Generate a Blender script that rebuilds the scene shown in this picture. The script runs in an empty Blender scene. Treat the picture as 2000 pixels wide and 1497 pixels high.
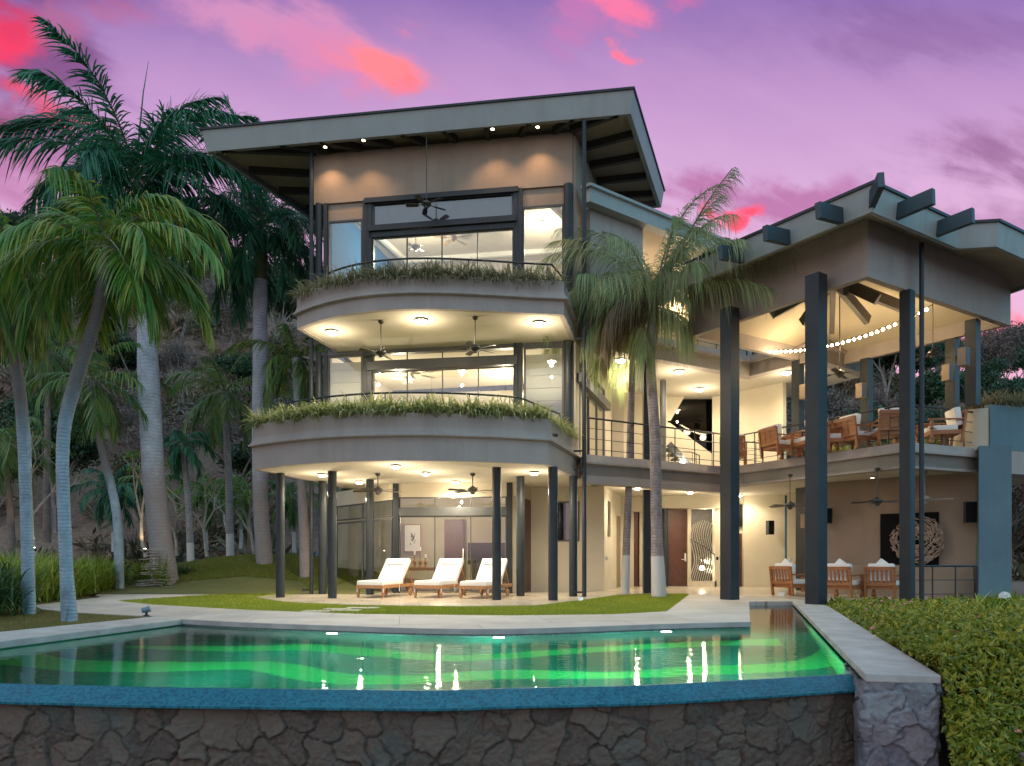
import bpy, math, random
import numpy as np
from mathutils import Vector
R = math.radians
random.seed(7); rng = np.random.default_rng(7)
sc = bpy.context.scene
col = sc.collection
# ------------------------------------------------------------------ camera
F, HZ = 1389.0, 1093.0            # focal length and horizon row, in photo pixels (2000 wide)
cd = bpy.data.cameras.new('camera'); cam = bpy.data.objects.new('camera', cd); col.objects.link(cam)
cam.location = (0, 0, 1.0); cam.rotation_euler = (R(90), 0, 0)
cd.sensor_width = 36; cd.lens = 36*F/2000; cd.shift_y = (HZ-748.5)/2000; cd.clip_end = 900; cd.clip_start = .05
sc.camera = cam
sc.view_settings.view_transform = 'Standard'; sc.view_settings.look = 'None'
sc.view_settings.exposure = 0.2; sc.view_settings.gamma = 1
sc.cycles.use_denoising = True; sc.cycles.denoising_prefilter = 'ACCURATE'
sc.cycles.max_bounces = 7; sc.cycles.diffuse_bounces = 3; sc.cycles.glossy_bounces = 3
sc.cycles.transmission_bounces = 6; sc.cycles.transparent_max_bounces = 12
sc.cycles.caustics_reflective = False; sc.cycles.caustics_refractive = False
sc.cycles.sample_clamp_indirect = 4

def lin(c):
    return tuple(((v/255)/12.92 if v/255 <= .04045 else ((v/255+.055)/1.055)**2.4) for v in c)
# ------------------------------------------------------------------ sky (dusk, procedural, by direction)
w = bpy.data.worlds.new('World'); sc.world = w; w.use_nodes = True
nt = w.node_tree; nt.nodes.clear()
def nd(tree, typ, **k):
    n = tree.nodes.new(typ)
    for a, b in k.items(): setattr(n, a, b)
    return n
def mth(tree, op, a, b=None, c=None, clamp=False):
    n = nd(tree, 'ShaderNodeMath', operation=op, use_clamp=clamp)
    for i, v in enumerate((a, b, c)):
        if v is None: continue
        if isinstance(v, (int, float)): n.inputs[i].default_value = v
        else: tree.links.new(v, n.inputs[i])
    return n.outputs[0]
def mixc(tree, f, a, b):
    n = nd(tree, 'ShaderNodeMix', data_type='RGBA')
    for i, v in ((0, f), (6, a), (7, b)):
        if isinstance(v, (int, float)): n.inputs[i].default_value = v
        elif isinstance(v, tuple): n.inputs[i].default_value = (*v[:3], 1)
        else: tree.links.new(v, n.inputs[i])
    return n.outputs[2]
def ramp(tree, fac, stops, interp='LINEAR'):
    n = nd(tree, 'ShaderNodeValToRGB'); n.color_ramp.interpolation = interp
    e = n.color_ramp.elements
    while len(e) < len(stops): e.new(.5)
    for i, (p, c) in enumerate(stops): e[i].position = p; e[i].color = (*c[:3], 1) if isinstance(c, tuple) else (c, c, c, 1)
    tree.links.new(fac, n.inputs[0]); return n.outputs[0]
def smooth(tree, x, a, b):
    n = nd(tree, 'ShaderNodeMapRange', interpolation_type='SMOOTHSTEP')
    tree.links.new(x, n.inputs[0]); n.inputs[1].default_value = a; n.inputs[2].default_value = b
    return n.outputs[0]
tc = nd(nt, 'ShaderNodeTexCoord'); sp = nd(nt, 'ShaderNodeSeparateXYZ'); nt.links.new(tc.outputs['Generated'], sp.inputs[0])
dx, dy, dz = sp.outputs
dyc = mth(nt, 'MAXIMUM', dy, .12)
u = mth(nt, 'DIVIDE', dx, dyc); v = mth(nt, 'DIVIDE', dz, dyc)
cb = nd(nt, 'ShaderNodeCombineXYZ'); nt.links.new(u, cb.inputs[0]); nt.links.new(v, cb.inputs[1])
cb2 = nd(nt, 'ShaderNodeCombineXYZ'); nt.links.new(mth(nt, 'ADD', mth(nt,'MULTIPLY',u,.75), mth(nt,'MULTIPLY',v,.5)), cb2.inputs[0]); nt.links.new(mth(nt, 'SUBTRACT', mth(nt,'MULTIPLY',v,2.0), mth(nt,'MULTIPLY',u,-.75)), cb2.inputs[1])
nz = nd(nt, 'ShaderNodeTexNoise'); nt.links.new(cb2.outputs[0], nz.inputs['Vector'])
nz.inputs['Scale'].default_value = 5.5; nz.inputs['Detail'].default_value = 7; nz.inputs['Roughness'].default_value = .55; nz.inputs['Distortion'].default_value = .5
nz2 = nd(nt, 'ShaderNodeTexNoise'); nt.links.new(cb.outputs[0], nz2.inputs['Vector'])
nz2.inputs['Scale'].default_value = 14; nz2.inputs['Detail'].default_value = 5
nn = mth(nt, 'ADD', mth(nt, 'MULTIPLY', nz.outputs[0], .75), mth(nt, 'MULTIPLY', nz2.outputs[0], .25))
SKY = ramp(nt, mth(nt, 'MULTIPLY_ADD', mth(nt, 'SUBTRACT', nn, .5), .12, mth(nt, 'MULTIPLY', v, 1.0), clamp=True),
   [(0, lin((240,160,170))), (.30, lin((232,180,212))), (.50, lin((212,170,210))), (.66, lin((184,143,194))), (.82, lin((128,100,168)))])
warp = nd(nt, 'ShaderNodeTexNoise'); nt.links.new(cb.outputs[0], warp.inputs['Vector']); warp.inputs['Scale'].default_value = 7; warp.inputs['Detail'].default_value = 8; warp.inputs['Roughness'].default_value = .62
wsp = nd(nt, 'ShaderNodeSeparateColor'); nt.links.new(warp.outputs['Color'], wsp.inputs[0])
u_, v_w = u, v
u = mth(nt, 'MULTIPLY_ADD', mth(nt, 'SUBTRACT', wsp.outputs[0], .5), .20, u); v = mth(nt, 'MULTIPLY_ADD', mth(nt, 'SUBTRACT', wsp.outputs[1], .5), .13, v)
def blob(cur, px, py, sx, sy, colr, amp, rot=0, lo=.28, hi=.62):
    u0, v0 = (px-1000)/F, (HZ-py)/F; sx /= F; sy /= F; ca, sa = math.cos(R(rot)), math.sin(R(rot))
    du = mth(nt, 'SUBTRACT', u, u0); dv = mth(nt, 'SUBTRACT', v, v0)
    a = mth(nt, 'ADD', mth(nt, 'MULTIPLY', du, ca/sx), mth(nt, 'MULTIPLY', dv, sa/sx))
    b = mth(nt, 'ADD', mth(nt, 'MULTIPLY', du, -sa/sy), mth(nt, 'MULTIPLY', dv, ca/sy))
    r2 = mth(nt, 'ADD', mth(nt, 'MULTIPLY', a, a), mth(nt, 'MULTIPLY', b, b))
    g = mth(nt, 'EXPONENT', mth(nt, 'MULTIPLY', r2, -.5))
    f = smooth(nt, mth(nt, 'MULTIPLY', g, mth(nt, 'MULTIPLY_ADD', nn, 3.2, -.85)), lo*.8, hi*1.25)
    return mixc(nt, mth(nt, 'MULTIPLY', f, amp), cur, lin(colr))
S = SKY
for b in [(60,120,170,190,(112,58,112),.75,-30), (600,70,260,62,(208,142,184),.9,-16), (150,40,150,50,(200,120,160),.5,0),
          (1180,30,110,50,(205,120,175),.6,10), (640,110,120,50,(215,130,175),.6,-20),
          (1500,390,190,45,(176,104,156),.8,-6), (1300,560,300,60,(240,178,205),.6,0),
          (1930,380,190,120,(138,86,134),.7,20), (1780,60,260,60,(122,80,134),.35,0),
          (60,560,260,70,(112,40,92),.95,0), (20,330,130,70,(190,110,160),.5,0), (560,600,300,50,(214,140,170),.5,0),
          (15,75,62,60,(246,62,98),.9,-35), (25,25,60,45,(210,60,100),.7,-35), (85,195,95,26,(244,84,116),.85,-24), (20,230,80,30,(150,40,90),.7,0),
          (735,118,85,36,(252,132,140),.95,-18), (810,60,55,34,(244,130,160),.8,-20), (770,160,40,20,(255,120,125),.7,0),
          (1225,20,42,52,(245,120,160),.85,15), (1208,112,26,15,(255,120,150),1,0,.2,.5), (1330,-10,60,20,(225,110,160),.6,0),
          (1410,412,34,20,(255,88,118),1,30,.25,.5), (1960,655,110,40,(255,112,124),.95,0)]:
    S = blob(S, *b)
# the half of the sky behind the camera, overbright as added fill light: pink at the horizon, blue overhead, teal to the right
rear = ramp(nt, mth(nt, 'MULTIPLY_ADD', dz, .5, .5), [(0, (.10,.11,.11)), (.49, (.15,.15,.15)), (.51, (1.05,.76,.78)), (.60, (.95,.90,.98)), (.78, (.66,.95,1.15)), (1, (.55,.84,1.1))])
side = smooth(nt, dx, .25, .95)
rear = mixc(nt, mth(nt, 'MULTIPLY', side, .8), rear, (.13, .95, 1.35))
front = smooth(nt, dy, .08, .42)
allsky = mixc(nt, front, rear, S)
below = smooth(nt, dz, -.06, -.01)
allsky = mixc(nt, below, (.04, .04, .05), allsky)
bg = nd(nt, 'ShaderNodeBackground'); nt.links.new(allsky, bg.inputs[0]); bg.inputs[1].default_value = 1.0
wo = nd(nt, 'ShaderNodeOutputWorld'); nt.links.new(bg.outputs[0], wo.inputs[0])

# ------------------------------------------------------------------ materials
MATS = {}
def newmat(name):
    m = bpy.data.materials.new(name); m.use_nodes = True; t = m.node_tree
    b = t.nodes['Principled BSDF']; return m, t, b
def noise(t, scale, detail=4, rough=.5, coord='Object', dist=0, stretch=None):
    c = nd(t, 'ShaderNodeTexCoord'); n = nd(t, 'ShaderNodeTexNoise'); src = c.outputs[coord]
    if stretch:
        mp = nd(t, 'ShaderNodeMapping'); t.links.new(src, mp.inputs[0]); mp.inputs['Scale'].default_value = stretch; src = mp.outputs[0]
    t.links.new(src, n.inputs['Vector']); n.inputs['Scale'].default_value = scale; n.inputs['Detail'].default_value = detail
    n.inputs['Roughness'].default_value = rough; n.inputs['Distortion'].default_value = dist
    return n.outputs[0]
def bump(t, b, h, strength=.3, dist=.01):
    n = nd(t, 'ShaderNodeBump'); n.inputs['Strength'].default_value = strength; n.inputs['Distance'].default_value = dist
    t.links.new(h, n.inputs['Height']); t.links.new(n.outputs[0], b.inputs['Normal'])
def M(name, c1, c2=None, rough=.6, scale=3, bscale=0, bstr=.3, bdist=.01, metal=0, stretch=None, detail=5, spec=.5, lo=.35, hi=.65, streak=0, tiles=0):
    if name in MATS: return MATS[name]
    m, t, b = newmat(name)
    c2 = c2 or tuple(x*.85 for x in c1)
    n = noise(t, scale, detail, .6, stretch=stretch)
    cc = ramp(t, n, [(lo, c1), (hi, c2)])
    if streak:
        k1 = ramp(t, noise(t, 2.4, 6, .65, stretch=(1.6,1.6,.16)), [(.42, 0.), (.72, 1.)]); k2 = ramp(t, noise(t, .35, 3, .5), [(.35, .25), (.65, 1.)])
        cc = mixc(t, mth(t, 'MULTIPLY', mth(t, 'MULTIPLY', k1, k2), streak), cc, tuple(x*.62 for x in c2))
    t.links.new(cc, b.inputs['Base Color'])
    b.inputs['Roughness'].default_value = rough; b.inputs['Metallic'].default_value = metal
    b.inputs['Specular IOR Level'].default_value = spec
    if bscale: bump(t, b, noise(t, bscale, 4, .6, stretch=stretch), bstr, bdist)
    if tiles:
        br = nd(t, 'ShaderNodeTexBrick'); tq = nd(t, 'ShaderNodeTexCoord'); mp = nd(t, 'ShaderNodeMapping'); mp.inputs['Rotation'].default_value = (0,0,R(-9)); t.links.new(tq.outputs['Object'], mp.inputs[0]); t.links.new(mp.outputs[0], br.inputs['Vector'])
        br.inputs['Scale'].default_value = 1; br.inputs['Brick Width'].default_value = tiles; br.inputs['Row Height'].default_value = tiles*.66; br.inputs['Mortar Size'].default_value = .006; br.inputs['Mortar Smooth'].default_value = .2
        br.inputs['Color1'].default_value = (1,1,1,1); br.inputs['Color2'].default_value = (.86,.84,.82,1); br.inputs['Mortar'].default_value = (.45,.42,.38,1)
        mm = nd(t, 'ShaderNodeMix', data_type='RGBA', blend_type='MULTIPLY'); mm.inputs[0].default_value = 1; t.links.new(cc, mm.inputs[6]); t.links.new(br.outputs[0], mm.inputs[7]); t.links.new(mm.outputs[2], b.inputs['Base Color'])
    MATS[name] = m; return m
def Mleaf(name, c1, c2, c3=None, rough=.45, trans=.35):
    if name in MATS: return MATS[name]
    m, t, b = newmat(name); c3 = c3 or c2
    g = nd(t, 'ShaderNodeNewGeometry')
    n = noise(t, .8, 2)
    f = mth(t, 'ADD', mth(t, 'MULTIPLY', g.outputs['Random Per Island'], .6), mth(t, 'MULTIPLY', n, .45))
    c = ramp(t, f, [(.15, c1), (.5, c2), (.85, c3)])
    t.links.new(c, b.inputs['Base Color']); b.inputs['Roughness'].default_value = rough
    tr = nd(t, 'ShaderNodeBsdfTranslucent'); t.links.new(c, tr.inputs[0])
    mx = nd(t, 'ShaderNodeMixShader'); mx.inputs[0].default_value = trans
    t.links.new(b.outputs[0], mx.inputs[1]); t.links.new(tr.outputs[0], mx.inputs[2])
    t.links.new(mx.outputs[0], t.nodes['Material Output'].inputs[0]); MATS[name] = m; return m
def Memit(name, c, s):
    m, t, b = newmat(name); b.inputs['Base Color'].default_value = (*c, 1)
    b.inputs['Emission Color'].default_value = (*c, 1); b.inputs['Emission Strength'].default_value = s; MATS[name] = m; return m
def Mglass(name='window_glass', tint=(.9,.95,.93), refl=1.0):
    m, t, b = newmat(name); t.nodes.remove(b)
    tr = nd(t, 'ShaderNodeBsdfTransparent'); tr.inputs[0].default_value = (*tint, 1)
    gl = nd(t, 'ShaderNodeBsdfGlossy'); gl.inputs['Roughness'].default_value = .015
    fr = nd(t, 'ShaderNodeFresnel'); fr.inputs[0].default_value = 1.5
    f = mth(t, 'MULTIPLY_ADD', fr.outputs[0], 1.6*refl, .05*refl, clamp=True)
    mx = nd(t, 'ShaderNodeMixShader'); t.links.new(f, mx.inputs[0]); t.links.new(tr.outputs[0], mx.inputs[1]); t.links.new(gl.outputs[0], mx.inputs[2])
    t.links.new(mx.outputs[0], t.nodes['Material Output'].inputs[0]); MATS[name] = m; return m

stucco = M('taupe_stucco', (.37,.315,.285), (.32,.275,.25), .85, 1.2, 60, .35, .01, streak=.45)
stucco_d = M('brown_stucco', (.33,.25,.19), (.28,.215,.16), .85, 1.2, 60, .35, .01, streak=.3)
wallc = M('cream_render', (.52,.47,.36), (.47,.42,.32), .85, 1.0, 50, .25, .008)
ceilc = M('ceiling_plaster', (.52,.48,.40), (.48,.44,.36), .9, .8, 40, .15, .005)
roofg = M('grey_roof_fascia', (.30,.32,.31), (.26,.275,.265), .6, 1.0, 50, .2, .006, streak=.45)
soffit = M('brown_soffit', (.34,.27,.19), (.28,.22,.155), .8, 1.2, 30, .3, .01)
steel = M('charcoal_painted_steel', (.030,.036,.042), (.022,.027,.032), .42, 2, 40, .08, .003, spec=.28)
steel2 = M('grey_painted_frame', (.075,.08,.085), (.06,.065,.07), .45, 2, 40, .08, .003, spec=.3)
black = M('matt_black', (.006,.006,.006), (.009,.009,.009), .7, spec=.1)
darkwood = M('dark_beam_wood', (.035,.03,.027), (.05,.042,.036), .6, 3, 20, .3, .01)
glass = Mglass(refl=1.4); dglass = Mglass('dark_window_glass', (.35,.38,.38), 1.6)
teak = M('teak', (.40,.16,.055), (.24,.085,.03), .5, 4, 40, .3, .004, stretch=(1,1,9), detail=8)
teak2 = M('light_teak', (.42,.21,.09), (.28,.13,.055), .5, 4, 40, .3, .004, stretch=(6,1,1), detail=8)
cloth = M('white_canvas', (.78,.77,.74), (.74,.73,.70), .9, 3, 120, .2, .003)
fanm = M('bronze_fan_metal', (.05,.045,.04), (.04,.035,.03), .4)
mdoor = M('brown_door_wood', (.115,.042,.024), (.045,.016,.010), .45, 5, 30, .4, .004, stretch=(14,14,1), detail=8)
travert = M('polished_travertine', (.62,.55,.44), (.54,.47,.36), .22, 1.6, 6, .04, .01, detail=8, tiles=.9)
concrete = M('pale_concrete', (.56,.50,.43), (.45,.40,.345), .75, 1.4, 30, .3, .005, detail=9, tiles=2.4)
coping = M('coping_stone', (.44,.42,.39), (.30,.285,.27), .7, 2.2, 25, .4, .006, detail=9)
lamp_e = Memit('warm_lamp_glow', (1,.88,.66), 34)
lamp_s = Memit('small_lamp_glow', (1,.76,.42), 22)
white = M('white_plastic', (.75,.75,.72), (.72,.72,.70), .4)

# ------------------------------------------------------------------ mesh helpers
def P(px, Y, py=None, z=None):
    """world point at depth Y on the photo column px (and row py)"""
    return ((px-1000)/F*Y, Y, (1+(HZ-py)*Y/F) if py is not None else (z or 0))
def G(px, py, z=0.):
    """world point on the level z under the photo pixel"""
    Y = (1-z)*F/(py-HZ); return ((px-1000)/F*Y, Y, z)
def onl(px, A, B):
    k = (px-1000)/F
    t = (A[0]-k*A[1])/((A[0]-k*A[1])-(B[0]-k*B[1])) if True else 0
    return (A[0]+(B[0]-A[0])*t, A[1]+(B[1]-A[1])*t)
class MB:
    def __init__(s): s.v = []; s.f = []
    def add(s, v, f):
        o = len(s.v); s.v += [tuple(p) for p in v]; s.f += [tuple(i+o for i in q) for q in f]; return s
    def box(s, c, d, rz=0, ry=0, rx=0):
        x, y, z = d[0]/2, d[1]/2, d[2]/2
        vs = [Vector((a*x, b*y, e*z)) for e in (-1,1) for b in (-1,1) for a in (-1,1)]
        from mathutils import Euler
        E = Euler((rx, ry, rz)); cv = Vector(c)
        out = []
        for p in vs: p = p.copy(); p.rotate(E); out.append(p+cv)
        return s.add(out, [(0,2,3,1),(4,5,7,6),(0,1,5,4),(2,6,7,3),(0,4,6,2),(1,3,7,5)])
    def prism(s, poly, z0, z1):
        a = sum(poly[i][0]*poly[(i+1)%len(poly)][1]-poly[(i+1)%len(poly)][0]*poly[i][1] for i in range(len(poly)))
        if a < 0: poly = poly[::-1]
        n = len(poly)
        return s.add([(p[0],p[1],z0) for p in poly]+[(p[0],p[1],z1) for p in poly],
                     [tuple(range(n))[::-1], tuple(range(n,2*n))]+[(i,(i+1)%n,n+(i+1)%n,n+i) for i in range(n)])
    def seg(s, a, b, z0, z1, th):
        """vertical wall from a to b, thickness to the left of a->b"""
        d = Vector((b[0]-a[0], b[1]-a[1])).normalized(); n = Vector((-d.y, d.x))*th
        return s.prism([a[:2], b[:2], (b[0]+n.x,b[1]+n.y), (a[0]+n.x,a[1]+n.y)], z0, z1)
    def tube(s, pts, r, n=8, cap=True):
        pts = [Vector(p) for p in pts]; rs = r if isinstance(r, (list, tuple)) else [r]*len(pts)
        rings = []; up = Vector((0,0,1)); prev = None
        for i, p in enumerate(pts):
            t = (pts[min(i+1,len(pts)-1)]-pts[max(i-1,0)]).normalized()
            if prev is None:
                a = t.cross(up) if abs(t.z) < .95 else t.cross(Vector((1,0,0)))
            else: a = prev-t*prev.dot(t)
            a.normalize(); prev = a; b = t.cross(a)
            rings.append([p+(a*math.cos(2*math.pi*k/n)+b*math.sin(2*math.pi*k/n))*rs[i] for k in range(n)])
        vs = [q for g in rings for q in g]; fs = []
        for i in range(len(pts)-1):
            for k in range(n): fs.append((i*n+k, i*n+(k+1)%n, (i+1)*n+(k+1)%n, (i+1)*n+k))
        if cap: fs += [tuple(range(n))[::-1], tuple(range((len(pts)-1)*n, len(pts)*n))]
        return s.add(vs, fs)
    def bar(s, a, b, w, h):
        """rectangular bar from a to b: width w sideways, h upright"""
        a, b = Vector(a), Vector(b); t = (b-a).normalized()
        sd = t.cross(Vector((0,0,1)))
        sd = sd.normalized() if sd.length > 1e-3 else Vector((1,0,0)); up = sd.cross(t)
        vs = [p+sd*x*w/2+up*y*h/2 for p in (a, b) for x, y in ((-1,-1),(1,-1),(1,1),(-1,1))]
        return s.add(vs, [(0,1,2,3)[::-1],(4,5,6,7),(0,1,5,4),(1,2,6,5),(2,3,7,6),(3,0,4,7)])
    def lathe(s, c, prof, n=16):
        vs = [(c[0]+r*math.cos(2*math.pi*k/n), c[1]+r*math.sin(2*math.pi*k/n), c[2]+z) for r, z in prof for k in range(n)]
        m = len(prof)
        fs = [(i*n+k, i*n+(k+1)%n, (i+1)*n+(k+1)%n, (i+1)*n+k) for i in range(m-1) for k in range(n)]
        fs += [tuple(range(n))[::-1], tuple(range((m-1)*n, m*n))]
        return s.add(vs, fs)
    def sweep(s, path, prof, close_prof=True):
        """profile [(offset to the right of travel, z)] along a level 2D path with mitred corners"""
        pts = [Vector(p[:2]) for p in path]; n = len(pts); m = len(prof); vs = []
        for i, p in enumerate(pts):
            d0 = (p-pts[i-1]).normalized() if i else None; d1 = (pts[i+1]-p).normalized() if i < n-1 else None
            d0 = d0 or d1; d1 = d1 or d0
            n0 = Vector((d0.y,-d0.x)); n1 = Vector((d1.y,-d1.x)); nn_ = (n0+n1).normalized(); k = 1/max(.35, nn_.dot(n0))
            vs += [(p.x+nn_.x*o*k, p.y+nn_.y*o*k, z) for o, z in prof]
        fs = []
        for i in range(n-1):
            for j in range(m if close_prof else m-1):
                a, b = j, (j+1)%m; fs.append((i*m+a, (i+1)*m+a, (i+1)*m+b, i*m+b))
        if close_prof: fs += [tuple(range(m)), tuple(range((n-1)*m, n*m))[::-1]]
        return s.add(vs, fs)
    def build(s, name, mat, parent=None, smooth=False, bevel=0, wp=True):
        off = Vector((0,0,0))
        if parent is not None and wp:
            q = parent
            while q is not None: off += q.location; q = q.parent
        me = bpy.data.meshes.new(name); me.from_pydata([(p[0]-off.x, p[1]-off.y, p[2]-off.z) for p in s.v], [], s.f)
        me.materials.append(mat)
        if bevel:
            import bmesh
            bm = bmesh.new(); bm.from_mesh(me)
            bmesh.ops.recalc_face_normals(bm, faces=bm.faces)
            bmesh.ops.bevel(bm, geom=[e for e in bm.edges if len(e.link_faces) == 2 and e.calc_face_angle(0) > .5], offset=bevel, segments=2, affect='EDGES', profile=.6)
            bm.to_mesh(me); bm.free()
        if smooth:
            me.polygons.foreach_set('use_smooth', [True]*len(me.polygons))
            me.set_sharp_from_angle(angle=R(42))
        o = bpy.data.objects.new(name, me); col.objects.link(o)
        if parent is not None: o.parent = parent
        return o
def npmesh(name, V, Q, mat, parent=None, smooth=False, wp=True):
    """mesh from numpy: V (n,3), Q (m,3|4)"""
    V = np.asarray(V, dtype=np.float32).reshape(-1,3).copy(); Q = np.asarray(Q, dtype=np.int32)
    if parent is not None and wp:
        q = parent
        while q is not None: V -= np.array(q.location, dtype=np.float32); q = q.parent
    me = bpy.data.meshes.new(name); k = Q.shape[1]
    me.vertices.add(len(V)); me.vertices.foreach_set('co', V.ravel())
    me.loops.add(Q.size); me.loops.foreach_set('vertex_index', Q.ravel())
    me.polygons.add(len(Q)); me.polygons.foreach_set('loop_start', np.arange(0, Q.size, k, dtype=np.int32))
    me.polygons.foreach_set('use_smooth', np.full(len(Q), smooth))
    me.update(calc_edges=True); me.materials.append(mat)
    o = bpy.data.objects.new(name, me); col.objects.link(o)
    if parent is not None: o.parent = parent
    return o
def ribbons(C, S, W):
    """C (N,k,3) centre lines, S (N,3) side vectors, W (k,) half widths -> verts, quads"""
    N, k, _ = C.shape; off = S[:,None,:]*W[None,:,None] if W.ndim == 1 else S[:,None,:]*W[:,:,None]
    V = np.stack([C-off, C+off], axis=2).reshape(-1,3)
    b = (np.arange(N)*k*2)[:,None]+(np.arange(k-1)*2)[None,:]; b = b.ravel()
    return V, np.stack([b, b+1, b+3, b+2], axis=1)
def tag(o, label=None, cat=None, group=None, kind=None):
    if label: o['label'] = label
    if cat: o['category'] = cat
    if group: o['group'] = group
    if kind: o['kind'] = kind
    return o
def empty(name, loc, rz=0):
    o = bpy.data.objects.new(name, None); col.objects.link(o); o.location = loc; o.rotation_euler = (0,0,rz)
    o.empty_display_size = .2; return o
def copy_tree(o, parent=None):
    c = o.copy(); col.objects.link(c); c.parent = parent
    for ch in list(o.children): copy_tree(ch, c)
    return c
def place(proto, used, loc, rz, label, group=None, cat=None, scale=None):
    o = proto if not used[0] else copy_tree(proto)
    used[0] = True; o.location = loc; o.rotation_euler = (0,0,rz); o['label'] = label
    if group: o['group'] = group
    if cat: o['category'] = cat
    if scale: o.scale = (scale,)*3
    return o
def catmull(pts, n=8):
    p = [np.array(q, float) for q in pts]; p = [2*p[0]-p[1]]+p+[2*p[-1]-p[-2]]; out = []
    for i in range(1, len(p)-2):
        for k in range(n):
            t = k/n; out.append(.5*((2*p[i])+(-p[i-1]+p[i+1])*t+(2*p[i-1]-5*p[i]+4*p[i+1]-p[i+2])*t*t+(-p[i-1]+3*p[i]-3*p[i+1]+p[i+2])*t**3))
    out.append(p[-2]); return [tuple(q) for q in out]
def inpoly(x, y, poly):
    ins = np.zeros(len(x), bool); n = len(poly)
    for i in range(n):
        x0, y0 = poly[i][:2]; x1, y1 = poly[(i+1)%n][:2]
        c = ((y0 > y) != (y1 > y)) & (x < (x1-x0)*(y-y0)/((y1-y0) or 1e-9)+x0); ins ^= c
    return ins
def vnoise(x, y, seed=0):
    r = np.random.default_rng(seed).random((256,256))
    xi = np.floor(x).astype(int); yi = np.floor(y).astype(int); fx = x-xi; fy = y-yi
    fx = fx*fx*(3-2*fx); fy = fy*fy*(3-2*fy); g = lambda a, b: r[a % 256, b % 256]
    return (g(xi,yi)*(1-fx)+g(xi+1,yi)*fx)*(1-fy)+(g(xi,yi+1)*(1-fx)+g(xi+1,yi+1)*fx)*fy
def fbm(x, y, o=4, seed=0):
    s = 0; a = .5
    for i in range(o): s = s+a*vnoise(x*2**i, y*2**i, seed+i); a *= .5
    return s

exec_parts = True
# ================================================================== GROUND, HILL, POOL
def terrain(X, Y):
    X = np.asarray(X, float); Y = np.asarray(Y, float)
    sm = lambda a, b, t: (lambda q: q*q*(3-2*q))(np.clip((t-a)/(b-a), 0, 1))
    left = 1-sm(-8, 2, X)
    z = left*.95*sm(21.5, 27.5, Y)*(1-.25*sm(29, 33, Y))*(.55+.45*sm(-16,-8,X))
    mound = 1.0*np.exp(-(((X+10.2)/3.0)**2+((Y-27)/3.0)**2))*0.25
    z = z+mound
    ridge = 30-14*sm(10, 50, X)+4*fbm(X/16+9, Y/16, 3, 3)
    hill = sm(36, 84, Y)**.85*ridge+sm(34, 42, Y)*1.2
    hill = hill*(1-.35*sm(4,14,X)*(1-sm(40,60,Y)))
    far = sm(32, 45, Y)*(fbm(X/3.1, Y/3.1, 4, 11)-.45)*2.2
    front = -2.9*sm(6.6, 5.3, Y)*0
    return z+hill+far
gm_, gt, gb = newmat('ground_earth')
n1 = noise(gt, .5, 6); n2 = noise(gt, 4, 6, .7)
geo = nd(gt, 'ShaderNodeTexCoord')
cdry = ramp(gt, n2, [(.3, (.12,.075,.055)), (.5, (.24,.15,.115)), (.7, (.36,.24,.19))])
cgr = ramp(gt, n1, [(.35, (.10,.09,.05)), (.65, (.24,.16,.12))])
gt.links.new(mixc(gt, .65, cgr, cdry), gb.inputs['Base Color']); gb.inputs['Roughness'].default_value = .95
bump(gt, gb, n2, .8, .15)
def grid_obj(name, x0, x1, y0, y1, nx, ny, zf, mat, kind='structure', ysq=1):
    X = np.linspace(x0, x1, nx); Y = y0+(y1-y0)*np.linspace(0, 1, ny)**ysq; XX, YY = np.meshgrid(X, Y)
    Z = zf(XX, YY); V = np.stack([XX, YY, Z], -1).reshape(-1, 3)
    i = (np.arange(ny-1)[:,None]*nx+np.arange(nx-1)[None,:]).ravel()
    o = npmesh(name, V, np.stack([i, i+1, i+1+nx, i+nx], 1), mat, smooth=True); return tag(o, kind=kind)
# lower ground in front of the pool wall and a sheet reaching the horizon
tag(MB().prism([(-700,-300),(700,-300),(700,5.0),(-700,5.0)], -4.2, -4.0).build('lower_ground', gm_), kind='structure')
def gz(X, Y):
    z = terrain(X, Y)-.06
    return z
grid_obj('hill', -90, 130, 19.5, 120, 221, 180, gz, gm_, ysq=1.25)
def gz2(X, Y):
    # lawn level behind the pool walls
    return np.where(X > 3.6+(Y-6)*.33+.2, -.35, -.06)-.0*X
lawn_m = M('lawn_soil', (.09,.11,.02), (.13,.12,.035), .95, 2.5, 20, .6, .03)
# ground polygon around the pool (hole left for the basin): left, back strips, right bank
bank = []
tag(MB().prism([(-90,-4),(-8.2,5.0),(-7.45,8.6),(-6.95,10.6),(-6.3,12.8),(-6.3,19.5),(-90,19.5)], -4.0, -.045).build('left_lawn', lawn_m), kind='structure')
tag(MB().prism([(-6.31,12.0),(3.75,11.9),(5.5,17.2),(7.3,17.2),(7.3,19.52),(-6.31,19.52)], -1.9, -.05).build('middle_lawn', lawn_m), kind='structure')
tag(MB().prism([(3.85,5.0),(130,-10),(130,19.5),(7.3,19.5),(7.3,16.4)], -4.0, -.55).build('right_bank', gm_), kind='structure')

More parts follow.
